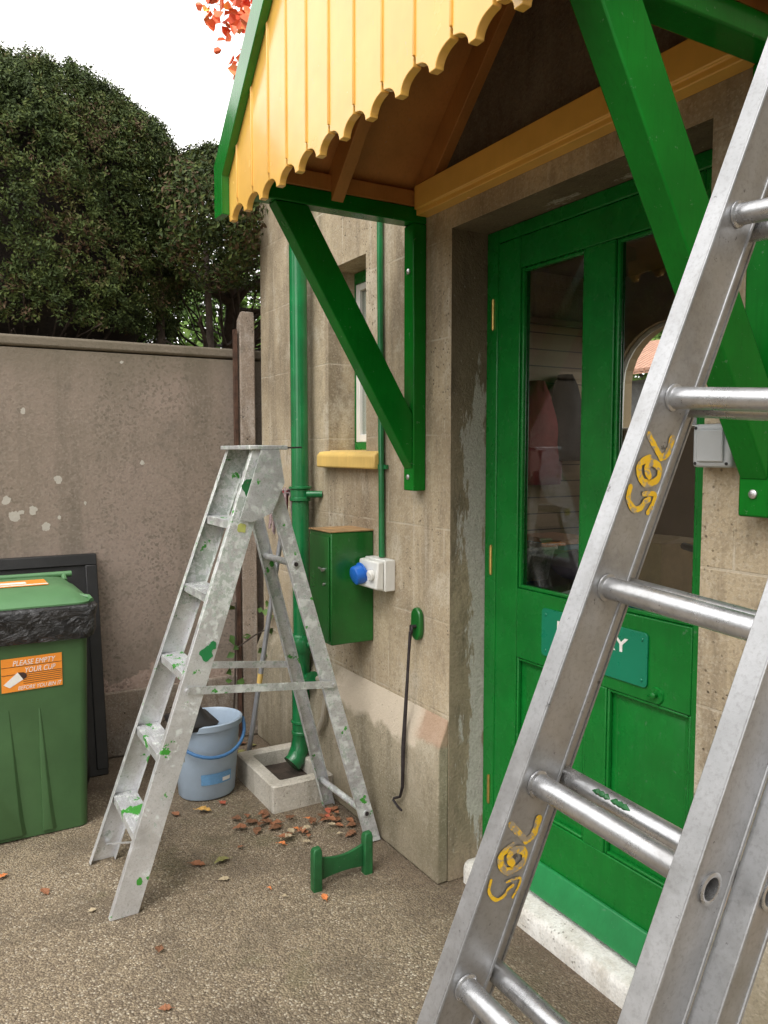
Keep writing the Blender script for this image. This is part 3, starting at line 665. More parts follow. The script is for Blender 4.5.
# switch on the right
sw = thing('outdoor_switch', (1.6, 1.2, 1.52), 'grey weatherproof light switch between the door and the nearer bracket', 'switch')
m = MB(); m.box(1.552, 1.5995, 1.152, 1.255, 1.517, 1.616); m.build('switch_body', M['grey_plastic'], sw, bevel=.009, seg=3)
m = MB(); m.prism([(1.5515, 1.168, 1.530), (1.546, 1.168, 1.530), (1.542, 1.168, 1.602), (1.5515, 1.168, 1.604)], (0, .070, 0)); m.build('rocker', M['grey_plastic'], sw, bevel=.003)
for y in (1.162, 1.245):
    for z in (1.526, 1.607):
        m = MB(); m.tube([(1.5525, y, z), (1.5508, y, z)], .0038, 8); m.build('cover_screw', M['black_plastic'], sw)
# cabin hook
hk = thing('door_hook', (1.6, 2.49, .9), 'long black iron door hook hanging from an oval green plate on the wall', 'hook')
m = MB(); pts = []
for k in range(20):
    a = 2*math.pi*k/20; pts.append((1.578, 2.498+.033*math.cos(a), .912+(.05 if math.sin(a) > 0 else -.05)*(abs(math.sin(a)) > .3)*.4+.042*math.sin(a)))
m.prism(pts, (.0215, 0, 0)); m.build('backing_plate', M['green_box'], hk, bevel=.006)
m = MB(); m.tube([(1.578, 2.49, .905), (1.555, 2.495, .905)], .007, 10); m.tube([(1.562+.004*math.cos(t), 2.497+.012*math.cos(t), .893+.014*math.sin(t)) for t in np.linspace(0, 2*math.pi, 15)], .0045, 8, cap=False)
m.build('eye', M['black_iron'], hk)
m = MB(); m.tube([(1.56, 2.50, .885), (1.553, 2.50, .80), (1.548, 2.502, .70), (1.535, 2.508, .45), (1.534, 2.512, .29), (1.534, 2.53, .245), (1.534, 2.575, .222), (1.532, 2.578, .214), (1.525, 2.53, .207), (1.52, 2.495, .208)], [.0065, .0055, .006, .0085, .0065, .0055, .005, .005, .005, .004], 10)
m.build('hook_rod', M['black_iron'], hk)
# drain surround
gl = MB(); a, b, c, d, hh, w = 1.262, 1.5535, 3.135, 3.60, .115, .06
gl.loft([rrect(a, b, c, d, -.01, .012, 3), rrect(a, b, c, d, hh-.006, .012, 3), rrect(a+.006, b-.006, c+.006, d-.006, hh, .012, 3), rrect(a+w-.006, b-w*.5+.004, c+w-.006, d-w+.006, hh, .012, 3), rrect(a+w, b-w*.5, c+w, d-w, hh-.006, .012, 3), rrect(a+w+.004, b-w*.5-.004, c+w+.004, d-w-.004, -.01, .012, 3)], False, False)
G = thing('drain_surround', (1.41, 3.37, 0), 'square whitish concrete kerb round the drain below the green downpipe', 'drain')
gl.build('kerb', M['concrete'], G, smooth=30)
q = MB(); q.box(a+w+.001, b-w*.5-.001, c+w+.001, d-w-.001, .0, .045); q.build('drain_bed', M['bark'], G)

# ------------------------------------------------------------------ garden wall and posts
gw = thing('garden_wall', (0, 4.2, 0), 'tall rough brown-rendered garden wall with white lichen patches behind the bin', 'wall')
m = MB(); m.box(-6, 1.95, 4.15, 4.33, 0, 2.045); m.build('wall_face', M['garden_wall'], gw)
m = MB(); m.box(-6, 1.948, 4.143, 4.345, 2.052, 2.105); m.build('coping', M['garden_wall'], gw, bevel=.012)
m = MB(); m.box(-6, 1.469, 4.128, 4.149, 0, .34); m.build('wall_footing', M['concrete'] if False else M['pebble'], gw, bevel=.012)
m = MB(); m.loft([[(1.482, 4.085, 0), (1.568, 4.085, 0), (1.568, 4.134, 0), (1.482, 4.134, 0)], [(1.482, 4.085, 2.25), (1.568, 4.085, 2.25), (1.568, 4.134, 2.25), (1.482, 4.134, 2.25)], [(1.50, 4.10, 2.30), (1.57, 4.10, 2.30), (1.57, 4.125, 2.30), (1.50, 4.125, 2.30)]])
tag(m.build('concrete_post', M['pebble'], None, (1.53, 4.14, 0), bevel=.008), 'square pebbly concrete gatepost in the gap between garden wall and building', 'post')
m = MB(); m.bar((1.462, 4.10, 0), (1.462, 4.10, 2.2), (1, 0, 0), .016, .03)
tag(m.build('steel_angle', M['rust'], None, (1.462, 4.1, 0)), 'narrow rusty steel upright between the garden wall and the concrete post', 'post')

# ------------------------------------------------------------------ leaf clouds
def leaf_mesh(name, pts, nrm, ln, wd, mat, parent=None, loc=(0, 0, 0), curl=.25, lr=None, rnd6=False):
    """rhombus leaves (two triangles folded along the midrib) at pts, facing nrm"""
    N = len(pts); pts = np.asarray(pts, float); nrm = np.asarray(nrm, float)
    nrm = nrm+rng.normal(0, .55, (N, 3)); nrm /= np.linalg.norm(nrm, axis=1)[:, None]
    t = rng.normal(0, 1, (N, 3)); t -= nrm*(t*nrm).sum(1)[:, None]; t /= np.linalg.norm(t, axis=1)[:, None]
    s = np.cross(nrm, t); l = ln*rng.uniform(.6, 1.4, N)[:, None]; w = wd*rng.uniform(.7, 1.3, N)[:, None]
    V = np.stack([pts-t*l*.5, pts+s*w*.5-t*l*.05+nrm*curl*w, pts+t*l*.5, pts-s*w*.5-t*l*.05+nrm*curl*w], 1).reshape(-1, 3)-np.array(loc)
    base = np.arange(N)*4; F = np.stack([base, base+1, base+2, base, base+2, base+3], 1).reshape(-1)
    if rnd6:
        V6 = []
        for a_, b_ in ((-.5, 0), (-.25, .42), (.22, .45), (.5, 0), (.22, -.45), (-.25, -.42)): V6.append(pts+t*l*a_+s*w*b_+nrm*curl*w*abs(b_)*2)
        vv = np.stack(V6, 1).reshape(-1, 3)-np.array(loc); me = bpy.data.meshes.new(name)
        me.from_pydata(vv.tolist(), [], [f_ for i in range(N) for f_ in ((6*i, 6*i+1, 6*i+2, 6*i+3), (6*i, 6*i+3, 6*i+4, 6*i+5))])
        at = me.attributes.new('leafrand', 'FLOAT', 'FACE'); at.data.foreach_set('value', np.repeat(rng.random(N), 2).astype(np.float32))
        me.materials.append(mat); o = bpy.data.objects.new(name, me); COL.objects.link(o); o['_w'] = tuple(loc)
        if parent is not None: o.parent = parent
        return o
    me = bpy.data.meshes.new(name); me.vertices.add(N*4); me.vertices.foreach_set('co', V.ravel())
    me.loops.add(N*6); me.loops.foreach_set('vertex_index', F); me.polygons.add(N*2); me.polygons.foreach_set('loop_start', np.arange(N*2)*3)
    me.update(calc_edges=True)
    at = me.attributes.new('leafrand', 'FLOAT', 'FACE'); at.data.foreach_set('value', np.repeat(rng.random(N) if lr is None else np.array(lr), 2).astype(np.float32))
    me.materials.append(mat); o = bpy.data.objects.new(name, me); COL.objects.link(o)
    if parent is not None: o.parent = parent
    else: o.location = loc
    o['_w'] = tuple(loc); return o

def vnoise(p, sc): return np.array([mnoise.fractal(Vector(q)*sc, 1.0, 2.0, 3) for q in p])
LR = []
def dome_pts(N, c, r, z0, top, p=2.3, depth=.2, gap=None, clump=.09):
    """points in the outer shell of a clipped dome: superellipse plan/section, straight sides below c.z"""
    out, nr = [], []
    cx, cy, cz = c; rx, ry = r; rz = top-cz
    while len(out) < N:
        if random.random() < .62:
            u = random.random(); a = random.uniform(0, 2*math.pi)
            sv = u; ph = math.asin(sv)
            k = abs(math.cos(ph))**(2/p); zz = abs(math.sin(ph))**(2/p)
            q = Vector((cx+rx*k*math.cos(a), cy+ry*k*math.sin(a), cz+rz*zz)); nn = Vector((math.cos(a)*math.cos(ph)/rx, math.sin(a)*math.cos(ph)/ry, math.sin(ph)/rz)).normalized()
        else:
            a = random.uniform(0, 2*math.pi); z = random.uniform(z0, cz)
            k = 1-.10*((cz-z)/(cz-z0))**2
            q = Vector((cx+rx*k*math.cos(a), cy+ry*k*math.sin(a), z)); nn = Vector((math.cos(a), math.sin(a), -.1))
        f = mnoise.fractal(q*6.0, 1.0, 2.0, 3)*clump*.5+mnoise.noise(q*1.7)*.02
        q = q+nn*(f-abs(random.gauss(0, .45))*depth*.6)
        if gap and gap(q): continue
        cr = random.random(); tip = (nn+Vector((random.gauss(0, .5), random.gauss(0, .5), random.gauss(.1, .5)))).normalized()
        for _ in range(18):      # a tuft of needles on one shoot
            k = random.random(); w = q+tip*(k*.05-.02)+Vector((random.gauss(0, .014), random.gauss(0, .014), random.gauss(0, .014)))
            if w.x > 1.585 and w.y < 4.12: continue
            if w.z < 2.12+.03*random.random() and w.y < 4.4: continue
            out.append(w); nr.append(tip); LR.append(.62*cr+.2*random.random()+.18*k)
    return out, nr

def gap1(q):
    g_ = mnoise.noise(Vector((q.x*5.2+3, q.y*.4, q.z*6.1)))
    if q.x > 1.18 and 2.55 < q.z < 2.98: return g_ > .02 and random.random() < .93
    if q.z < 2.62: return g_ > .25 and random.random() < .8
    return False
def tree_limbs(mb, base, top, r, n, spread, seed):
    rnd = random.Random(seed); base = Vector(base); top = Vector(top)
    pts = [base.lerp(top, i/6)+Vector((rnd.uniform(-1, 1), rnd.uniform(-1, 1), 0))*.03*(i > 0) for i in range(7)]
    mb.tube(pts, [r*(1-.11*i) for i in range(7)], 10)
    for i in range(n):
        t = rnd.uniform(.35, 1); p = base.lerp(top, t); a = rnd.uniform(0, 2*math.pi); l = spread*rnd.uniform(.6, 1.1)
        d = Vector((math.cos(a), math.sin(a), rnd.uniform(.1, .8)))
        q = [p+d*l*k/4+Vector((rnd.uniform(-1, 1), rnd.uniform(-1, 1), rnd.uniform(-1, 1)))*l*.07*k/4 for k in range(5)]
        mb.tube(q, [r*.4*(1-.2*k) for k in range(5)], 6)

# clipped yew hedge domes behind the wall
def yew(name, c, r, z0, top, N, label, gap=None, p=2.3, limb=40, core=True):
    T = thing(name, (c[0], c[1], 0), label, 'hedge', 'clipped yew domes behind the garden wall')
    LR.clear(); P, Nn = dome_pts(N, c, r, z0, top, p, .24, gap)
    leaf_mesh('crown', P, Nn, .021, .0085, M['yew'], T, (c[0], c[1], 0), lr=LR)
    tr = MB(); tree_limbs(tr, (c[0]+.1, c[1]+.1, 0), (c[0], c[1], top-.75), .09, limb, r[0]*.6, int(c[0]*97)+5)
    rnd = random.Random(int(c[0]*31)+3)
    for i in range(230 if core else 50):     # bare twigs along the shaded underside
        a = rnd.uniform(0, 2*math.pi); q0 = Vector((c[0]+r[0]*.25*math.cos(a), c[1]+r[1]*.25*math.sin(a), z0-.25+rnd.uniform(-.1, .1)))
        q1 = Vector((c[0]+r[0]*rnd.uniform(.6, 1.0)*math.cos(a+rnd.uniform(-.4, .4)), c[1]+r[1]*rnd.uniform(.7, .95)*math.sin(a), z0+rnd.uniform(-.22, .15)))
        mid = q0.lerp(q1, .5)+Vector((0, 0, rnd.uniform(-.1, .05)))
        k_ = rnd.uniform(.4, 1); tr.tube([q0, mid, q1], [.013*k_, .008*k_, .003], 5)
    tr.build('trunk', M['bark'], T)
    if core:
        cm = MB(); rings = []
        for k, (zz, s_) in enumerate([(z0-.16, .40), (z0-.0, .66), (z0+.12, .72), (c[2], .74), (c[2]+(top-c[2])*.5, .66), (c[2]+(top-c[2])*.76, .48), (top-.24, .12)]):
            ring = []
            for i in range(28):
                a = 2*math.pi*i/28; f = s_*(1+.10*mnoise.noise(Vector((math.cos(a)*2, math.sin(a)*2, zz*3))))
                ring.append((c[0]+r[0]*f*math.cos(a), c[1]+r[1]*f*math.sin(a), zz))
            rings.append(ring)
        cm.loft(rings); cm.build('inner_twigs', M['twig'], T)
    return T
yew('yew_dome', (.52, 5.0, 2.95), (.94, .82), 2.20, 3.61, 270000, 'large dark clipped yew dome rising above the garden wall', gap1, 2.7)
yew('yew_dome', (1.74, 4.95, 2.95), (.50, .62), 2.50, 3.42, 95000, 'smaller dark clipped yew dome between the large dome and the canopy', gap1, 2.1, 20, False)
yew('yew_dome', (-1.55, 5.05, 2.9), (1.0, .85), 2.36, 3.6, 40000, 'clipped yew dome at the far left, beyond the large dome', None, 2.3)
# loose overhang of the small dome above the post
T = thing('yew_bush', (1.45, 4.6, 0), 'loose dark yew bush overhanging the concrete post by the building corner', 'hedge')
P, Nn = [], []
while len(P) < 9000:
    v = Vector((random.gauss(0, 1), random.gauss(0, 1), random.gauss(0, 1))).normalized()*random.uniform(.35, 1)**.5
    q = Vector((1.40+.34*v.x, 4.28+.42*v.y, 2.80+.38*v.z))
    if q.x > 1.588 and q.y < 4.1 or q.z < 2.13: continue
    if mnoise.noise(q*4.5) > .12: continue
    P.append(q); Nn.append(v)
leaf_mesh('crown', P, Nn, .032, .013, M['yew'], T, (1.45, 4.6, 0))
tr = MB(); tree_limbs(tr, (1.47, 4.62, 0), (1.42, 4.4, 2.7), .045, 16, .35, 4); tr.tube([(1.25, 4.7, 0), (1.22, 4.65, 1.6), (1.2, 4.6, 2.6)], [.04, .035, .02], 8); tr.build('trunk', M['bark'], T)
# bright bushes farther back
def bush(name, c, r, N, mat, label, ln=.07, wd=.05, cat='bush', group=None, trunk_h=None, gapn=.22, seed=1, tr_r=.05):
    T = thing(name, (c[0], c[1], 0), label, cat, group); P, Nn = [], []
    rnd = random.Random(seed)
    while len(P) < N:
        v = Vector((rnd.gauss(0, 1), rnd.gauss(0, 1), rnd.gauss(0, 1))).normalized()*rnd.uniform(.2, 1)**.45
        q = Vector((c[0]+r[0]*v.x, c[1]+r[1]*v.y, c[2]+r[2]*v.z)); q += v*mnoise.noise(q*1.9/max(r[0], .4))*.35*r[0]
        if q.z < .05 or mnoise.fractal(q*2.6/max(r[0], .5), 1, 2, 2) > gapn: continue
        P.append(q); Nn.append(v)
    leaf_mesh('crown', P, Nn, ln, wd, mat, T, (c[0], c[1], 0))
    tr = MB(); tree_limbs(tr, (c[0], c[1], 0), (c[0], c[1], c[2]+r[2]*.5), tr_r, 26, r[0]*.85, seed); tr.build('trunk', M['bark'], T); return T
bush('green_bush', (2.5, 7.4, 2.1), (1.5, .8, 1.5), 14000, M['bright_leaf'], 'bright green leafy bush glimpsed below the yew beside the post', seed=3)
bush('green_bush', (.35, 8.0, 1.7), (1.1, .8, 1.25), 6000, M['bright_leaf'], 'bright green leafy bush glimpsed above the wall at the far left', seed=4)
# autumn tree: a spray of red-orange leaves above the canopy
T = thing('autumn_tree', (2.9, 6.6, 0), 'tree with bright orange-red leaves against the sky above the canopy edge', 'tree'); P, Nn = [], []
while len(P) < 1300:
    v = Vector((random.gauss(0, 1), random.gauss(0, 1), random.gauss(0, 1))).normalized()*random.random()**.4
    q = Vector((2.70+.78*v.x, 6.1+.55*v.y, 5.19+.86*v.z))
    if mnoise.noise(q*5.5) > .0: continue
    P.append(q); Nn.append(Vector((random.gauss(-.3, .8), random.gauss(-.6, .8), random.gauss(-.2, .8))))
leaf_mesh('crown', P, Nn, .085, .07, M['red_leaf'], T, (2.9, 6.6, 0), .35, rnd6=True)
tr = MB(); tree_limbs(tr, (2.9, 6.6, 0), (2.75, 6.2, 5.2), .06, 18, .7, 9); tr.build('trunk', M['bark'], T)
# trees across the yard, seen mirrored in the door glass, plus added unseen ones
k = 0
for (x, y, z, r, hz, lab) in ((-4.6, 9.0, 3.2, 2.4, 2.4, 'tall broadleaved tree well beyond the garden wall, mirrored in the door glass'),
                              (-9.0, 7.5, 3.2, 2.6, 2.6, 'broad leafy tree across the yard, mirrored in the door glass'),
                              (-9.5, 1.5, 3.6, 2.6, 3.0, 'leafy tree across the yard to the left of the photographer'),
                              (1.6, -6.5, 3.6, 2.4, 3.2, 'unseen leafy tree added behind the photographer near the building'), (-4.2, -6.5, 3.6, 2.6, 3.2, 'unseen leafy tree added behind the photographer away from the building'),):  # trees behind the camera are unseen, added to darken reflections
    bush('broadleaf_tree', (x, y, z), (r, r, hz), 9000, M['broad_leaf'], lab, .2, .14, 'tree', 'broadleaved trees across the yard', seed=20+k, tr_r=.16, gapn=.02); k += 1
# outbuilding and tree seen through the arched rear window
T = thing('tiled_shed', (9.4, 8.5, 0), 'shed with a pinkish pantiled roof seen through the arched rear window', 'shed')
m = MB(); m.box(8.6, 10.2, 6.0, 11.0, 0, 2.55); m.build('wall', M['slate'], T)
m = MB()
for i in range(60):
    y = 5.8+i*.09; m.hexa((8.3, y, 2.62), (1.2, 0, .55), (0, .07, 0), (0, 0, .05))
m.hexa((8.3, 5.8, 2.60), (1.2, 0, .55), (0, 5.4, 0), (0, 0, .03)); m.build('roof', m_simple('pink_pantile', (.55, .30, .22), .8, var=.2), T)
bush('green_tree', (12.5, 11.0, 3.6), (2.2, 2.6, 2.2), 5000, M['bright_leaf'], 'green tree behind the tiled shed, seen through the arched rear window', .22, .15, 'tree', seed=8, tr_r=.1)
# ivy at the foot of the post
P, Nn = [], []
for i in range(9):
    s_ = random.random(); P.append((1.42+random.gauss(0, .035), 4.07+random.gauss(0, .015), .12+.62*s_+random.gauss(0, .03))); Nn.append((0, -1, .3))
for i in range(12): P.append((1.56+random.gauss(0, .02), 3.95+random.gauss(0, .04), .60+random.gauss(0, .09))); Nn.append((-.5, -1, .3))
T = thing('ivy', (1.45, 4.08, 0), 'small trailing ivy at the foot of the concrete post', 'plant')
leaf_mesh('leaves', P, Nn, .05, .04, M['ivy'], T, (1.45, 4.08, 0))
m = MB(); m.tube([(1.42, 4.11, 0), (1.43, 4.08, .3), (1.44, 4.075, .75)], .005, 6); m.tube([(1.44, 4.075, .5), (1.52, 4.0, .58), (1.57, 3.94, .62)], .004, 6); m.build('stem', M['bark'], T)

# ------------------------------------------------------------------ extension ladder
O = Vector((.8001790, .7829946, 1.3691233)); s = Vector((.3730707, -.0565172, .9260799)).normalized(); r = Vector((.0417231, -.9961112, -.0775992)); r = (r-s*r.dot(s)).normalized(); n = r.cross(s)
Sp, Wd = .28, .236
t0 = -O.z/s.z
lad = thing('extension_ladder', tuple(O+s*t0), 'long worn aluminium extension ladder with yellow 765 numbers leaning in the foreground', 'ladder')
th, fa, fb = .027, .030, -.044        # stile thickness, front and back offsets along n
def section(off_n, off_r, t_end, nmin, nmax, dep):
    holes = [((k*Sp-t0-.01)+(.014 if off_n else 0), dep*.52) for k in range(nmin, nmax)]
    L = t_end-t0-.01
    stiles = []
    for side in (0, 1):
        base = O+s*(t0+.01)+n*(fb+off_n)+(r*(Wd+off_r) if side else r*(-th-off_r))
        m = MB()
        # outer web with holes, inner web, two flanges, caps
        outp = base+(r*th if side else Vector((0, 0, 0))); inp = base+(Vector((0, 0, 0)) if side else r*th)
        m.add(*plate_holes(outp, s, n, L, dep, holes, .0165))
        e = .005
        m.add([inp, inp+s*L, inp+s*L+n*dep, inp+n*dep], [(0, 1, 2, 3)])
        for v in (0, dep): m.add([base+n*v, base+s*L+n*v, base+s*L+n*v+r*th, base+n*v+r*th], [(0, 1, 2, 3)])
        for l in (0, L): m.add([base+s*l, base+s*l+n*dep, base+s*l+n*dep+r*th, base+s*l+r*th], [(0, 1, 2, 3)])
        # rolled lips along the front edge of each web
        for v, q in ((dep-.003, inp), (.003, inp), (dep-.003, outp), (.003, outp)):
            m.tube([q+n*v, q+n*v+s*L], .0026, 6)
        stiles.append(m.build('stile', M['alu'], lad, smooth=35, normals=False))
        ft = MB(); ft.hexa(base-s*.012-n*.004-r*.003, s*.06, n*(dep+.008), r*(th+.006)); 
        if not off_n or True: ft.build('foot_cap', M['black_plastic'], stiles[-1], bevel=.004)
    for k in range(nmin, nmax):
        u = k*Sp+(.014 if off_n else 0)
        c = O+s*u+n*(fb+off_n+dep*.52)
        a0 = c-r*(th+off_r+.003); a1 = c+r*(Wd+off_r+th+.003); m = MB()
        ring = lambda p, rad: [p+(s*math.cos(q)+n*math.sin(q)*(1.0 if math.sin(q) > 0 else .86))*rad for q in np.linspace(0, 2*math.pi, 25)[:-1]]
        ro, ri = .0155, .0130
        pl_ = c+r*(Wd*.5)
        m.loft([ring(pl_, ri), ring(a0, ri), ring(a0-r*.001, ri+.003), ring(a0, ro+.003), ring(a0+r*.004, ro+.0015), ring(a0+r*.005, ro),
                ring(a1-r*.005, ro), ring(a1-r*.004, ro+.0015), ring(a1, ro+.003), ring(a1+r*.001, ri+.003), ring(a1, ri), ring(pl_+r*.002, ri)], True, True)
        for p in (c-r*(off_r-.0), c+r*(Wd+off_r)):      # swaged collars at the inner faces
            sg_ = 1 if (p-c).dot(r) < .05 else -1
            m.loft([ring(p+r*.0005*sg_, ro), ring(p+r*.0005*sg_, ro+.0042), ring(p+r*.0028*sg_, ro+.0036), ring(p+r*.0045*sg_, ro)], False, False)
        m.build('rung', M['alu_rung'], lad, smooth=50)
    return stiles
A = section(0, 0, 2.02, -5, 8, fa-fb)
B = section(-.052, th+.002, 2.10, -5, 8, .050)
# hand-painted fleet numbers on the inner face of the left stile
def glyphs(mb, du, dv=0.0, only=None, k=1.0):
    st_ = [([(.2148, .0191), (.2064, .0019), (.1963, -.0204)], .0042), ([(.1963, -.0204), (.2069, -.0295), (.2277, -.029)], .005),
           ([(.1874, .0021), (.1735, .0159), (.16, .0111), (.1529, -.0063), (.1657, -.0265), (.1817, -.0231), (.183, -.0042), (.1718, .0026), (.164, -.0083)], .0046),
           ([(.1377, .0189), (.1227, .0154), (.1135, -.0013), (.1197, -.0139), (.1296, -.0176), (.1351, -.0233)], .0042), ([(.1193, -.0321), (.1344, -.0358), (.1462, -.032), (.1389, -.0103)], .0036)]
    for i, (pp, w) in enumerate(st_):
        if only and i not in only: continue
        dense = []
        ex = [pp[0]]+pp+[pp[-1]]
        for a0, a, b, b1 in zip(ex, ex[1:], ex[2:], ex[3:]):
            for q in range(8):
                f = q/8; dense.append(tuple(.5*(2*a[c_]+(b[c_]-a0[c_])*f+(2*a0[c_]-5*a[c_]+4*b[c_]-b1[c_])*f*f+(3*a[c_]-a0[c_]-3*b[c_]+b1[c_])*f**3) for c_ in (0, 1)))
        dense.append(pp[-1]); w *= k*1.12
        for j, (u, v) in enumerate(dense):
            ww = w*(1+.28*mnoise.noise(Vector((u*160, v*160, i)))); v = max(fb+ww+.003, v)
            c = O+s*(u+du)+n*(v+dv)+r*(.0006+.00003*j+.0001*i)
            mb.add([c+(s*math.cos(a)+n*math.sin(a))*ww for a in np.linspace(0, 2*math.pi, 13)[:-1]], [tuple(range(12))])
g1 = MB(); glyphs(g1, 0); g1.build('painted_number', M['yellow_num'], A[0], smooth=0, normals=False)
g2 = MB(); glyphs(g2, -.5539, 0, (0, 1, 2)); glyphs(g2, -.5539, 0, (3, 4), .55); g2.build('painted_number', M['yellow_num'], A[0], smooth=0, normals=False)
# dried green paint on a rung
sp = MB()
c = O-s*Sp+s*.014+n*(fb-.052+.05*.52)
for (q, w) in ((.055, .008), (.062, .010), (.07, .006), (.085, .007), (.093, .011), (.10, .009)):
    ring_ = []
    sp.tube([c+r*(q-w)+(s*.35+n*.94).normalized()*.0150, c+r*(q)+(s*.45+n*.9).normalized()*.0152, c+r*(q+w)+(s*.4+n*.92).normalized()*.0150], [.001, .0045, .001], 8)
sp.build('paint_drip', M['green_rough'], lad)

# ------------------------------------------------------------------ stepladder
SL = thing('stepladder', (.8, 2.88, 0), 'paint-splashed aluminium stepladder standing open between the bin and the drain', 'ladder')
TOPZ = 1.562
def Lr(a, b, t): return Vector(a)+(Vector(b)-Vector(a))*t
N0, N1 = Vector((.535, 2.66, 0)), Vector((1.095, 2.765, TOPZ))
F0, F1 = Vector((.545, 3.10, 0)), Vector((1.095, 3.06, TOPZ))
def channel(p, q, inward, w, fl, tk, name, mat):
    p, q = Vector(p), Vector(q); d = (q-p).normalized(); y = Vector(inward); y = (y-d*y.dot(d)).normalized(); u = d.cross(y).normalized()
    # trim ends level with the ground
    m = MB(); half = u*w/2
    sh = lambda pt, k: pt+half*k-d*((half*k).z/d.z)
    def slab(k0, k1, y0, y1):
        a, b = sh(p, k0), sh(p, k1); a2, b2 = sh(q, k0), sh(q, k1)
        m.add([a+y*y0, b+y*y0, b+y*y1, a+y*y1, a2+y*y0, b2+y*y0, b2+y*y1, a2+y*y1], [(0, 1, 2, 3), (4, 7, 6, 5), (0, 4, 5, 1), (1, 5, 6, 2), (2, 6, 7, 3), (3, 7, 4, 0)])
    e = 2*tk/w
    slab(-1, 1, 0, tk); slab(-1, -1+e, tk, fl); slab(1-e, 1, tk, fl)
    return m.build(name, mat, SL, bevel=.001)
sN = channel(N0, N1, (0, 1, 0), .088, .028, .003, 'front_stile', M['alu_step'])
sF = channel(F0, F1, (0, -1, 0), .088, .028, .003, 'front_stile', M['alu_step'])
sN['label'] = 'nearer front stile with green and white paint splashes'
for i, z in enumerate((.25, .505, .775, 1.045, 1.305)):
    t = z/TOPZ; a, b = Lr(N0, N1, t), Lr(F0, F1, t); m = MB()
    m.hexa(a+Vector((-.043, .004, -.005)), (.086, 0, 0), b-a-Vector((0, .008, 0)), (0, 0, .005))
    m.hexa(a+Vector((-.043, .004, -.03)), (.003, 0, 0), b-a-Vector((0, .008, 0)), (0, 0, .025)); m.hexa(a+Vector((.040, .004, -.03)), (.003, 0, 0), b-a-Vector((0, .008, 0)), (0, 0, .025))
    for q in range(6): m.hexa(a+Vector((-.038+q*.014, .006, 0)), (.005, 0, 0), b-a-Vector((0, .012, 0)), (0, 0, .0018))
    m.build('tread', M['alu_tread'] if i < 3 else M['alu_splash'], SL)
m = MB(); m.hexa((1.03, 2.75, TOPZ), (.15, 0, 0), (0, .325, 0), (0, 0, .016)); m.build('top_platform', M['alu_splash'], SL, bevel=.003)
m = MB(); m.hexa((1.178, 2.755, TOPZ+.004), (.06, -.004, .002), (0, .03, 0), (0, 0, .006)); m.build('top_hook', M['black_iron'], SL, bevel=.001)
m = MB(); m.hexa((1.062, 2.757, 1.30), (.085, 0, 0), (.115-.04, 0, .258), (0, .003, 0)); m.v = [(x, y-.0045, z) for x, y, z in m.v]
gus = MB()
gus.prism([(1.075, 2.748, TOPZ), (1.145, 2.748, TOPZ), (1.165, 2.748, 1.44), (1.115, 2.748, 1.33), (1.03, 2.735, 1.30), (.985, 2.735, 1.31)], (0, .004, 0)); gus.build('gusset_plate', M['alu_splash'], SL)
gus = MB(); gus.prism([(1.075, 3.072, TOPZ), (1.145, 3.072, TOPZ), (1.165, 3.072, 1.44), (1.115, 3.074, 1.33), (1.03, 3.078, 1.30), (.985, 3.08, 1.31)], (0, .004, 0)); gus.build('gusset_plate', M['alu_splash'], SL)
RN0, RN1 = Vector((1.517, 2.70, 0)), Vector((1.125, 2.79, 1.47)); RF0, RF1 = Vector((1.505, 3.10, 0)), Vector((1.12, 3.05, 1.47))
channel(RN0, RN1, (0, 1, 0), .058, .022, .003, 'rear_leg', M['alu_splash']); channel(RF0, RF1, (0, -1, 0), .052, .022, .003, 'rear_leg', M['alu_splash'])
for z in (.12, 1.13):
    t = z/1.47; m = MB(); m.tube([Lr(RN0, RN1, t)+Vector((0, -.004, 0)), Lr(RF0, RF1, t)+Vector((0, .004, 0))], .0135, 12); m.build('brace_tube', M['alu_splash'], SL)
    m = MB(); p = Lr(RN0, RN1, t); m.tube([p+Vector((0, -.0065, 0)), p+Vector((0, -.0042, 0))], .0085, 12); m.build('tube_end', M['black_iron'], SL)
for a, b, c, d, yo in ((N0, N1, RN0, RN1, -.006), (F0, F1, RF0, RF1, .006)):
    p = Lr(a, b, .725/TOPZ)+Vector((-.02, yo, 0)); q = Lr(c, d, .655/1.47)+Vector((.015, yo, 0)); m = MB(); m.bar(p, q, (0, 0, 1), .028, .004)
    for w in (p, q): m.tube([w+Vector((0, -.006, 0)), w+Vector((0, .006, 0))], .007, 10)
    m.build('spreader_bar', M['alu_splash'], SL)
m = MB(); a = Lr(N0, N1, .235/TOPZ); b = Lr(F0, F1, .06/TOPZ); m.bar(a+Vector((-.02, .01, 0)), b+Vector((.0, -.01, 0)), (1, 0, 0), .015, .004)
m.bar(a+Vector((-.0, .06, 0)), Lr(N0, N1, .08/TOPZ)+Vector((0, .02, 0)), (1, 0, 0), .015, .004); m.build('foot_stay', M['alu_step'], SL)
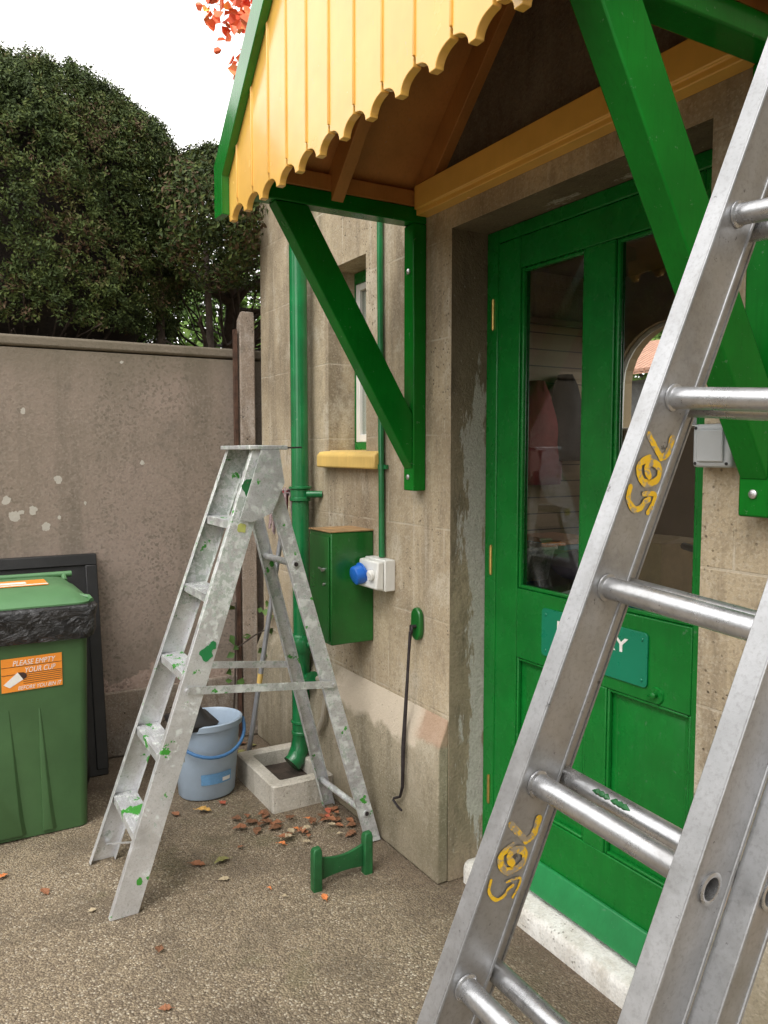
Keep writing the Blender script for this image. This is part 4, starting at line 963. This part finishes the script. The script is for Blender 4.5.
# thick drips of fresh paint
for (u, zc, mt, sc) in ((.01, .845, 'g', .022), (.025, .87, 'g', .014), (-.01, 1.42, 'g2', .03), (.0, 1.28, 'y', .016), ):
    p = Lr(N0, N1, zc/TOPZ); m = MB(); y = p.y-.0008; seed = Vector((zc*9, u*30, 0))
    pts = [(p.x+u+sc*(1+.5*mnoise.noise(seed+Vector((math.cos(a)*1.3, math.sin(a)*1.3, 0))))*math.cos(a), y+((sc*math.sin(a))*.067), p.z+sc*(1+.5*mnoise.noise(seed+Vector((math.cos(a)*1.3, 3+math.sin(a)*1.3, 0))))*math.sin(a)*1.2) for a in np.linspace(0, 2*math.pi, 19)[:-1]]
    m.prism(pts, (0, -.0009, 0)); m.build('paint_splash', {'g': M['green_trim'], 'g2': M['green_rough'], 'w': M['white_print'], 'y': m_simple('mustard_splash', (.34, .36, .10), .6)}[mt], sN)

# ------------------------------------------------------------------ bin
BN = thing('wheelie_bin', (.30, 3.68, 0), 'green wheelie bin with black liner and an orange please-empty-your-cup notice', 'bin')
bx0, bx1, by0, by1 = .06, .555, 3.425, 3.86
def body_ring(z):
    t = z/.93; return rrect(bx0-.02*t, bx1+.02*t, by0-.01*t, by1+.09*t, z, .035)
m = MB(); m.loft([body_ring(z) for z in (0.0, .03, .2, .45, .7, .88, .93)], True, False)
# moulded relief on the front
for (xa, xb, zt, dep) in ((.00+.07, .27, .56, .02), (.375, .385, .55, .018)):
    yb_ = by0+.004
    m.loft([[(xa, yb_, .02), (xb+.05, yb_, .02), (xb+.04, yb_, .1), (xb, yb_-.004, zt), (xa, yb_-.004, zt)], [(xa, yb_-dep, .02), (xb+.03, yb_-dep, .02), (xb+.02, yb_-dep, .1), (xb-.004, yb_-.012, zt-.03), (xa, yb_-.012, zt-.03)]])
body = m.build('body', M['bin'], BN, bevel=.004, smooth=50)
m = MB(); rim = []
for (z, o) in ((.80, .022), (.83, .03), (.88, .032), (.925, .034), (.94, .02), (.93, -.01)):
    t = 1.0; rg = rrect(bx0-.02-o, bx1+.02+o, by0-.012-o, by1+.09+o*.4, z, .04, 16)
    rim.append([(x+mnoise.noise(Vector((x*14, y*14, z*20)))*.012, y+mnoise.noise(Vector((x*14+5, y*14, z*20)))*.016, zz+mnoise.noise(Vector((x*9, y*9, 3)))*(.022 if z < .82 else .008)) for x, y, zz in rg])
m.loft(rim, False, False); m.build('bin_liner', M['liner'], BN, smooth=180)
m = MB()
def lidring(z, o, fy=0): return rrect(bx0-.03+o, bx1+.035-o, by0-.03+o+fy, by1+.10-o, z, .06)
m.loft([lidring(.925, .0), lidring(.945, 0), lidring(.957, .02), lidring(.985, .05, .03), lidring(.995, .10, .06)], True, True)
lid = m.build('lid', M['bin_lid'], BN, smooth=50)
m = MB(); m.tube([(.0, 3.965, .985), (.595, 3.965, .985)], .014, 12); m.tube([(.05, 3.93, .96), (.05, 3.965, .985)], .012, 8); m.tube([(.56, 3.93, .96), (.56, 3.965, .985)], .012, 8)
m.tube([(.27, 3.965, .985), (.28, 3.965, .985)], .017, 12); m.build('handle_bar', M['bin_lid'], lid)
m = MB(); m.tube([(.50, 3.50, .968), (.585, 3.46, .955), (.590, 3.43, .945)], .010, 8); m.build('lid_grip', M['bin_lid'], lid)
m = MB(); m.hexa((.10, 3.60, .9975), (.35, 0, 0), (0, .16, 0), (0, 0, .0012)); m.build('lid_sticker', M['orange'], lid)
m = MB(); m.hexa((.10, 3.615, .9990), (.35, 0, 0), (0, .02, 0), (0, 0, .0006)); m.hexa((.10, 3.66, .999), (.27, 0, 0), (0, .05, 0), (0, 0, .0006)); m.build('sticker_print', M['white_print'], lid)
for x in (bx0-.045, bx1+.045):
    m = MB(); m.tube([(x-.022, 3.86, .10), (x+.022, 3.86, .10)], .10, 24); w_ = m.build('wheel', M['black_plastic'], BN, bevel=.012)
m = MB(); m.tube([(bx0-.05, 3.86, .1), (bx1+.05, 3.86, .1)], .012, 10); m.build('axle', M['steel'], BN)
# notice
ny = lambda z: by0-.0115*z/.93-.0035
uy = Vector((0, -.0118, 1)).normalized()
def NQ(x, z, d=0.0): return Vector((x, ny(z)-d, z))
m = MB(); m.hexa(NQ(.243, .608), (.224, 0, .004), uy*.134, (0, .0025, 0)); m.build('notice', M['orange'], BN)
m = MB()
text_mb(m, 'PLEASE EMPTY', .030, NQ(.285, .712, .001), (1, 0, .018), uy, .0004, .25, .158)
text_mb(m, 'YOUR CUP', .030, NQ(.330, .681, .001), (1, 0, .018), uy, .0004, .25, .112)
text_mb(m, 'BEFORE YOU BIN IT', .022, NQ(.302, .614, .001), (1, 0, .018), uy, .0004, .25, .162)
m.build('notice_lettering', M['white_print'], BN, smooth=0, normals=False)
m = MB()
for z in (.707, .676, .669, .661, .653, .645, .637):
    m.hexa(NQ(.244 if z > .67 else .322, z, .0008), (.222 if z > .67 else .144, 0, .003), uy*(.0018), (0, .0006, 0))
m.build('notice_rule', M['dark_print'], BN)
m = MB(); m.prism([NQ(.250, .640, .0012), NQ(.272, .626, .0012), NQ(.322, .655, .0012), NQ(.302, .685, .0012)], (0, .0006, 0)); m.build('notice_cup', M['white_print'], BN)
m = MB(); m.prism([NQ(.302, .685, .0012), NQ(.322, .655, .0012), NQ(.333, .661, .0012), NQ(.336, .672, .0012), NQ(.325, .683, .0012)], (0, .0006, 0)); m.build('cup_opening', M['dark_print'], BN)
# black board leaning behind the bin
bo = MB(); 
def bp(x, t, d=0): return Vector((x, 3.93+.185*t-d, 1.055*t))
bo.hexa(bp(-.35, .0), (1.085, 0, 0), bp(0, 1)-bp(0, 0), (0, .028, 0))
bo.hexa(bp(-.35, .95, .012), (1.085, 0, 0), bp(0, 1)-bp(0, .95), (0, .012, 0)); bo.hexa(bp(.68, .03, .012), (.055, 0, 0), bp(0, .95)-bp(0, .03), (0, .012, 0))
tag(bo.build('black_board', M['black_plastic'], None, (.2, 3.95, 0), bevel=.004), 'flat black panel with raised rim leaning on the garden wall behind the green bin', 'panel')

# ------------------------------------------------------------------ bucket and mop
BK = thing('mop_bucket', (1.10, 3.50, 0), 'pale blue oval mop bucket with blue handle behind the stepladder', 'bucket')
bc = Vector((1.085, 3.50, 0)); NS = 36
def oval(z, a, b): return [(bc.x+a*math.cos(2*math.pi*k/NS), bc.y+b*math.sin(2*math.pi*k/NS), z) for k in range(NS)]
m = MB(); m.loft([oval(0, .120, .10), oval(.01, .128, .108), oval(.30, .152, .128), oval(.315, .154, .13), oval(.32, .165, .14), oval(.345, .167, .142), oval(.35, .160, .136), oval(.335, .15, .127), oval(.06, .126, .105)], True, True)
m.build('pail', M['bucket'], BK, smooth=50)
m = MB(); hp = []
for k in range(17):
    a = math.pi*k/16; hp.append((bc.x+.168*math.cos(a), bc.y-.02-.145*math.sin(a), .325-.11*math.sin(a)))
m.tube(hp, .008, 10); m.build('handle', M['bucket_blue'], BK)
m = MB(); m.loft([rrect(bc.x-.16, bc.x+.02, bc.y-.125, bc.y+.125, .33, .04), rrect(bc.x-.165, bc.x+.03, bc.y-.13, bc.y+.13, .352, .04), rrect(bc.x-.15, bc.x-.0, bc.y-.09, bc.y+.09, .362, .04), rrect(bc.x-.13, bc.x-.03, bc.y-.06, bc.y+.06, .41, .03)]); m.build('wringer', M['black_plastic'], BK, smooth=50)
m = MB()
lab = [Vector((bc.x+(.131+.08*z)*math.cos(a)*1.012, bc.y+(.111+.065*z)*math.sin(a)*1.012, z)) for z in (.075, .125) for a in np.linspace(R(245), R(305), 9)]
m.add(lab, [(i, i+1, 9+i+1, 9+i) for i in range(8)]); m.build('bucket_label', m_simple('blue_label', (.14, .32, .56), .4, var=.15, scale=50), BK)
m = MB(); lab = [Vector((bc.x+(.131+.08*z)*math.cos(a)*1.02, bc.y+(.111+.065*z)*math.sin(a)*1.02, z)) for z in (.083, .10) for a in np.linspace(R(285), R(302), 5)]
m.add(lab, [(i, i+1, 5+i+1, 5+i) for i in range(4)]); m.build('label_print', M['white_print'], BK)
MP = thing('mop', (1.353, 3.70, 0), 'grey-handled mop standing head up against the wall beside the downpipe', 'mop')
p0, p1 = Vector((1.353, 3.70, .005)), Vector((1.495, 3.555, 1.20)); m = MB(); m.tube([p0, p0.lerp(p1, .3), p0.lerp(p1, .6), p1], .0125, 12); m.build('handle', M['grey_pole'], MP)
m = MB(); m.tube([p0.lerp(p1, .35), p0.lerp(p1, .36), p0.lerp(p1, .39)], .0135, 12); m.build('grip_band', M['sill_yellow'], MP)
m = MB(); rnd = random.Random(3)
for i in range(42):
    a = rnd.uniform(0, 2*math.pi); q = p1+Vector((0, 0, .16)); e = q+Vector((math.cos(a)*.05, math.sin(a)*.05-.01, rnd.uniform(-.02, .03))); f = e+Vector((math.cos(a)*.02, math.sin(a)*.02, -rnd.uniform(.08, .2)))
    f.x = min(f.x, 1.585); e.x = min(e.x, 1.585); m.tube([q, e, f], .0055, 5)
m.build('mop_head', M['mop'], MP)
m = MB(); m.tube([p1, p1+Vector((0, 0, .05)), p1+Vector((0, 0, .17))], [.018, .024, .03], 12); m.build('head_socket', m_simple('red_plastic', (.45, .06, .08), .4), MP)

# ------------------------------------------------------------------ boot scraper
BS = thing('boot_scraper', (1.28, 2.51, 0), 'low green painted iron boot scraper with two posts on the tarmac', 'scraper')
for x, y in ((1.168, 2.50), (1.382, 2.515)):
    m = MB(); w_ = .017; m.loft([[(x-w_, y-w_, -.01), (x+w_, y-w_, -.01), (x+w_, y+w_, -.01), (x-w_, y+w_, -.01)], [(x-w_, y-w_, .135), (x+w_, y-w_, .135), (x+w_, y+w_, .135), (x-w_, y+w_, .135)], [(x-w_*.7, y-w_*.8, .150), (x+w_*.8, y-w_*.7, .153), (x+w_*.8, y+w_*.7, .152), (x-w_*.7, y+w_*.8, .149)]])
    m.build('post', M['green_rough'], BS, bevel=.004)
m = MB(); N_ = 12; lo_, hi_ = [], []
for k in range(N_+1):
    t = k/N_; x = 1.185+.18*t; y = 2.5015+.012*t; sag = .016*math.sin(math.pi*t)
    lo_.append((x, y, .022+.008*math.sin(math.pi*t))); hi_.append((x, y, .108-sag))
m.prism(lo_+hi_[::-1], (0, .012, 0)); m.build('blade', M['green_rough'], BS, bevel=.003)

# ------------------------------------------------------------------ fallen leaves
def leaf_proto(kind):
    m = MB()
    L_ = 9; ws = {0: [0, .5, .85, 1, .95, .8, .55, .28, 0], 1: [0, .45, .95, .75, 1.05, .65, .7, .3, 0], 2: [0, .8, 1, .75, .5, .3, .15, .06, 0]}[kind]
    vs = []
    for i in range(L_):
        t = i/(L_-1)-.5; z = .14*math.cos(t*4)*(1 if kind != 1 else .6)+.12
        for sgn in (-1, 0, 1): vs.append((t, sgn*.33*ws[i], z*.5+(.13 if sgn else 0)*ws[i]*(1 if kind != 2 else 1.5)+.05*math.sin(i*2.1+sgn)))
    zmin = min(v[2] for v in vs); vs = [(x, y, z-zmin) for x, y, z in vs]
    fs = []
    for i in range(L_-1):
        for j in range(2): fs.append((i*3+j, i*3+j+1, (i+1)*3+j+1, (i+1)*3+j))
    m.add(vs, fs); m.tube([(-.5, 0, vs[1][2]), (-.7, .03, .05)], .018, 5); return m
protos = {}
def put_leaf(x, y, col, size, label, group, z=.004):
    kd = random.randrange(3)
    if (kd, col) not in protos:
        o = leaf_proto(kd).build('fallen_leaf', M['leaf_'+col], None, (0, 0, 0), normals=False); protos[(kd, col)] = o
    else: o = protos[(kd, col)].copy(); COL.objects.link(o)
    o.location = (x, y, z); o.rotation_euler = (random.uniform(-.15, .15), random.uniform(-.15, .15), random.uniform(0, 6.3)); o.scale = (size, size, size*random.uniform(.35, .8))
    o.scale = tuple(v*.82 for v in o.scale); tag(o, label, 'leaf', group)
G_ = 'fallen leaves on the tarmac'
for x, y, c, sz, lb in ((.206, 3.143, 'orange', .055, 'bright orange leaf lying at the left edge below the bin'), (1.009, 3.30, 'gold', .085, 'large golden orange leaf in front of the bucket'),
                        (.891, 3.332, 'russet', .06, 'dull russet leaf lying between the stepladder and the bucket'), (1.10, 3.345, 'red', .06, 'red leaf lying against the foot of the bucket'),
                        (.936, 2.848, 'olive', .08, 'olive green leaf lying beside the nearer stepladder stile'), (.85, 2.87, 'russet', .075, 'flat russet leaf beside the olive green leaf'),
                        (.593, 2.423, 'brown', .055, 'brown leaf lying in front of the stepladder foot'), (.325, 2.953, 'russet', .06, 'thin russet leaf on the open tarmac below the bin'),
                        (.90, 2.72, 'pale', .05, 'pale tan leaf on the tarmac right of the stepladder foot'), (.535, 2.145, 'russet', .045, 'small russet leaf at the bottom edge of the picture'),
                        (1.02, 2.574, 'orange', .035, 'tiny orange leaf left of the boot scraper'), (1.18, 2.86, 'orange', .05, 'orange leaf lying apart left of the leaf drift'),
                        (1.165, 2.43, 'orange', .045, 'orange leaf lying at the foot of the boot scraper'), (1.31, 3.90, 'orange', .07, 'orange leaf lying behind the bucket near the mop foot'),
                        (.45, 2.75, 'pale', .035, 'pale speck of leaf on the open tarmac in front of the bin'), (1.22, 3.72, 'olive', .06, 'olive leaf lying beside the mop foot'),
                        (1.05, 2.50, 'pale', .035, 'small pale leaf on the tarmac left of the boot scraper foot')):
    put_leaf(x, y, c, sz, lb, G_)
for i in range(24):
    x, y = random.gauss(1.30, .085), random.gauss(2.90, .065); c = random.choice(['russet', 'brown', 'russet', 'orange', 'pale'])
    put_leaf(x, y, c, random.uniform(.035, .065), 'curled %s leaf in the leaf drift before the drain surround' % c, 'leaves in the drift', .004+.0006*i)
for i in range(12):
    x, y = random.uniform(1.06, 1.24), random.uniform(3.0, 3.16); c = random.choice(['brown', 'russet', 'brown'])
    put_leaf(x, y, c, random.uniform(.05, .08), '%s leaf in the streak left of the drain surround' % c, 'leaves left of the drain')
for i in range(12):
    x, y = random.uniform(1.44, 1.53), random.uniform(2.78, 3.05); c = random.choice(['brown', 'russet', 'red'])
    put_leaf(x, y, c, random.uniform(.045, .07), '%s leaf caught between the plinth and the stepladder rear legs' % c, 'leaves along the plinth')
for i in range(16):
    x, y = random.uniform(1.2, 1.52), random.uniform(3.66, 4.05); c = random.choice(['orange', 'red', 'brown', 'olive'])
    put_leaf(x, y, c, random.uniform(.05, .08), '%s leaf in the corner behind the drain and the mop' % c, 'leaves in the corner')

# ------------------------------------------------------------------ inside the room
tb = thing('work_table', (2.4, 2.2, .06), 'dark table crowded with boxes just inside the glazed door', 'table')
m = MB(); m.box(1.98, 2.9, 1.2, 3.3, .86, .90); m.build('table_top', M['room_wall'], tb, bevel=.004)
for x in (2.02, 2.82):
    for y in (1.26, 3.2): m = MB(); m.box(x, x+.05, y, y+.05, .06, .859); m.build('leg', M['room_dark'], tb)
def crate(name, x, y, z, sx, sy, sz, mat, label, cat, flare=.02, rim=True):
    T = thing(name, (x, y, z), label, cat); m = MB()
    rg = lambda zz, o: rrect(x-sx/2-o, x+sx/2+o, y-sy/2-o, y+sy/2+o, zz, .03)
    m.loft([rg(z, 0), rg(z+sz, flare), rg(z+sz, flare+.008), rg(z+sz+.012, flare+.008), rg(z+sz+.012, flare-.004), rg(z+.02, -.006)], True, True); m.build('tub_body', mat, T, smooth=50); return T
crate('storage_tub', 2.18, 2.45, .901, .26, .34, .10, M['blue_plastic'], 'blue storage tub behind the lower left glass', 'tub')
crate('storage_tub', 2.16, 1.92, .901, .24, .26, .14, m_simple('blue_tub', (.05, .22, .5), .4), 'blue storage tub behind the right-hand glass', 'tub')
crate('wire_basket', 2.2, 2.62, 1.02, .16, .16, .13, m_simple('wire_basket_mesh', (.35, .32, .28), .5, .3, .5, 80), 'pale basket standing on the blue tub behind the left glass', 'basket')
def sack(name, x, y, z, sx, sy, sz, mat, label, cat):
    m = MB(); rings = []
    for k in range(9):
        a = math.pi*k/8-math.pi/2; rings.append([(x+sx*math.cos(a)**.6*math.cos(t)*(1+.15*mnoise.noise(Vector((math.cos(t)*2, math.sin(t)*2, k*.4)))) if math.cos(a) > 1e-6 else x, y+(sy*math.cos(a)**.6*math.sin(t) if math.cos(a) > 1e-6 else 0), z+sz*(1+math.sin(a))+.01*mnoise.noise(Vector((t, k, 0)))) for t in np.linspace(0, 2*math.pi, 21)[:-1]])
    m.loft(rings); return tag(m.build(name, mat, None, (x, y, z), smooth=180), label, cat)
sack('cloth_bag', 2.35, 2.36, 1.03, .14, .2, .06, m_simple('purple_cloth', (.16, .12, .20), .8), 'dull purple cloth bag behind the lower left glass', 'bag')
sack('carrier_bag', 2.06, 2.05, .90, .10, .20, .08, m_simple('white_film', (.6, .62, .64), .4), 'crumpled white carrier bag behind the glass above the sign', 'bag')
for i, (c, lb) in enumerate((((.45, .12, .10), 'red-covered book at the bottom of the indoor pile'), ((.5, .42, .3), 'cream book in the middle of the indoor pile'), ((.15, .25, .3), 'blue book near the top of the indoor pile'), ((.5, .25, .12), 'orange-brown book on top of the indoor pile'))):
    m = MB(); m.box(2.36-.01*i, 2.58-.01*i, 2.50+.012*i, 2.80+.01*i, 1.095+.022*i, 1.116+.022*i)
    m.build('book', m_simple('book_cover', c, .6), thing('book', (2.47, 2.65, 1.095+.022*i), lb, 'book', 'books piled inside the door'), bevel=.002)
sh = MB(); sh.box(2.3, 2.75, 2.45, 2.9, .901, 1.094); tag(sh.build('storage_box', M['room_dark'], None, (2.5, 2.65, .9), bevel=.006), 'dark storage box under the pile of books indoors', 'box')
cb_ = MB(); cb_.box(2.3, 2.6, 1.98, 2.2, 1.02, 1.22); cb_.hexa((2.3, 1.98, 1.2205), (.1, 0, .02), (0, .22, 0), (0, 0, .004))
tag(cb_.build('cardboard_box', m_simple('cardboard', (.42, .28, .14), .85), None, (2.45, 2.1, 1.02), bevel=.003), 'brown cardboard box behind the right-hand glass', 'box')
cb2 = MB(); cb2.box(2.28, 2.62, 1.97, 2.22, .901, 1.019); tag(cb2.build('storage_box', M['black_plastic'], None, (2.45, 2.1, .9), bevel=.004), 'black box under the cardboard box indoors', 'box')
ch = MB(); ch.tube([(2.1, 1.62, .9), (2.1, 1.62, 1.18), (2.12, 1.66, 1.24), (2.2, 1.8, 1.24)], .012, 8)
tag(ch.build('chair_back', M['black_iron'], None, (2.1, 1.62, .9)), 'black tubular chair back behind the right edge of the glass', 'chair')
def coat(x, mat, w, zt, zb, label, dx=0):
    m = MB(); rings = []
    for k in range(9):
        t = k/8; ww = w*(.25+.75*min(1, t*2.2)**.6); z = zt+(zb-zt)*t
        rings.append([(x+dx*t+ww*(1+.12*math.sin(t*5+w*20))*math.cos(a), 3.90+.05*math.sin(a)*(1+.5*mnoise.noise(Vector((math.cos(a)*3, t*3, w)))), z) for a in np.linspace(0, 2*math.pi, 19)[:-1]])
    m.loft(rings); T = m.build('hanging_coat', mat, None, (x, 3.9, zt), smooth=180); return tag(T, label, 'coat', 'coats hanging indoors')
coat(3.36, m_simple('red_cloth', (.24, .03, .035), .9), .20, 2.0, 1.35, 'red coat hanging indoors behind the left glass')
coat(3.60, m_simple('black_cloth', (.03, .03, .035), .9), .16, 2.05, 1.5, 'black coat hanging indoors beside the red coat', .05)

# ------------------------------------------------------------------ tidy helper properties
for o in S.objects:
    if '_w' in o: del o['_w']
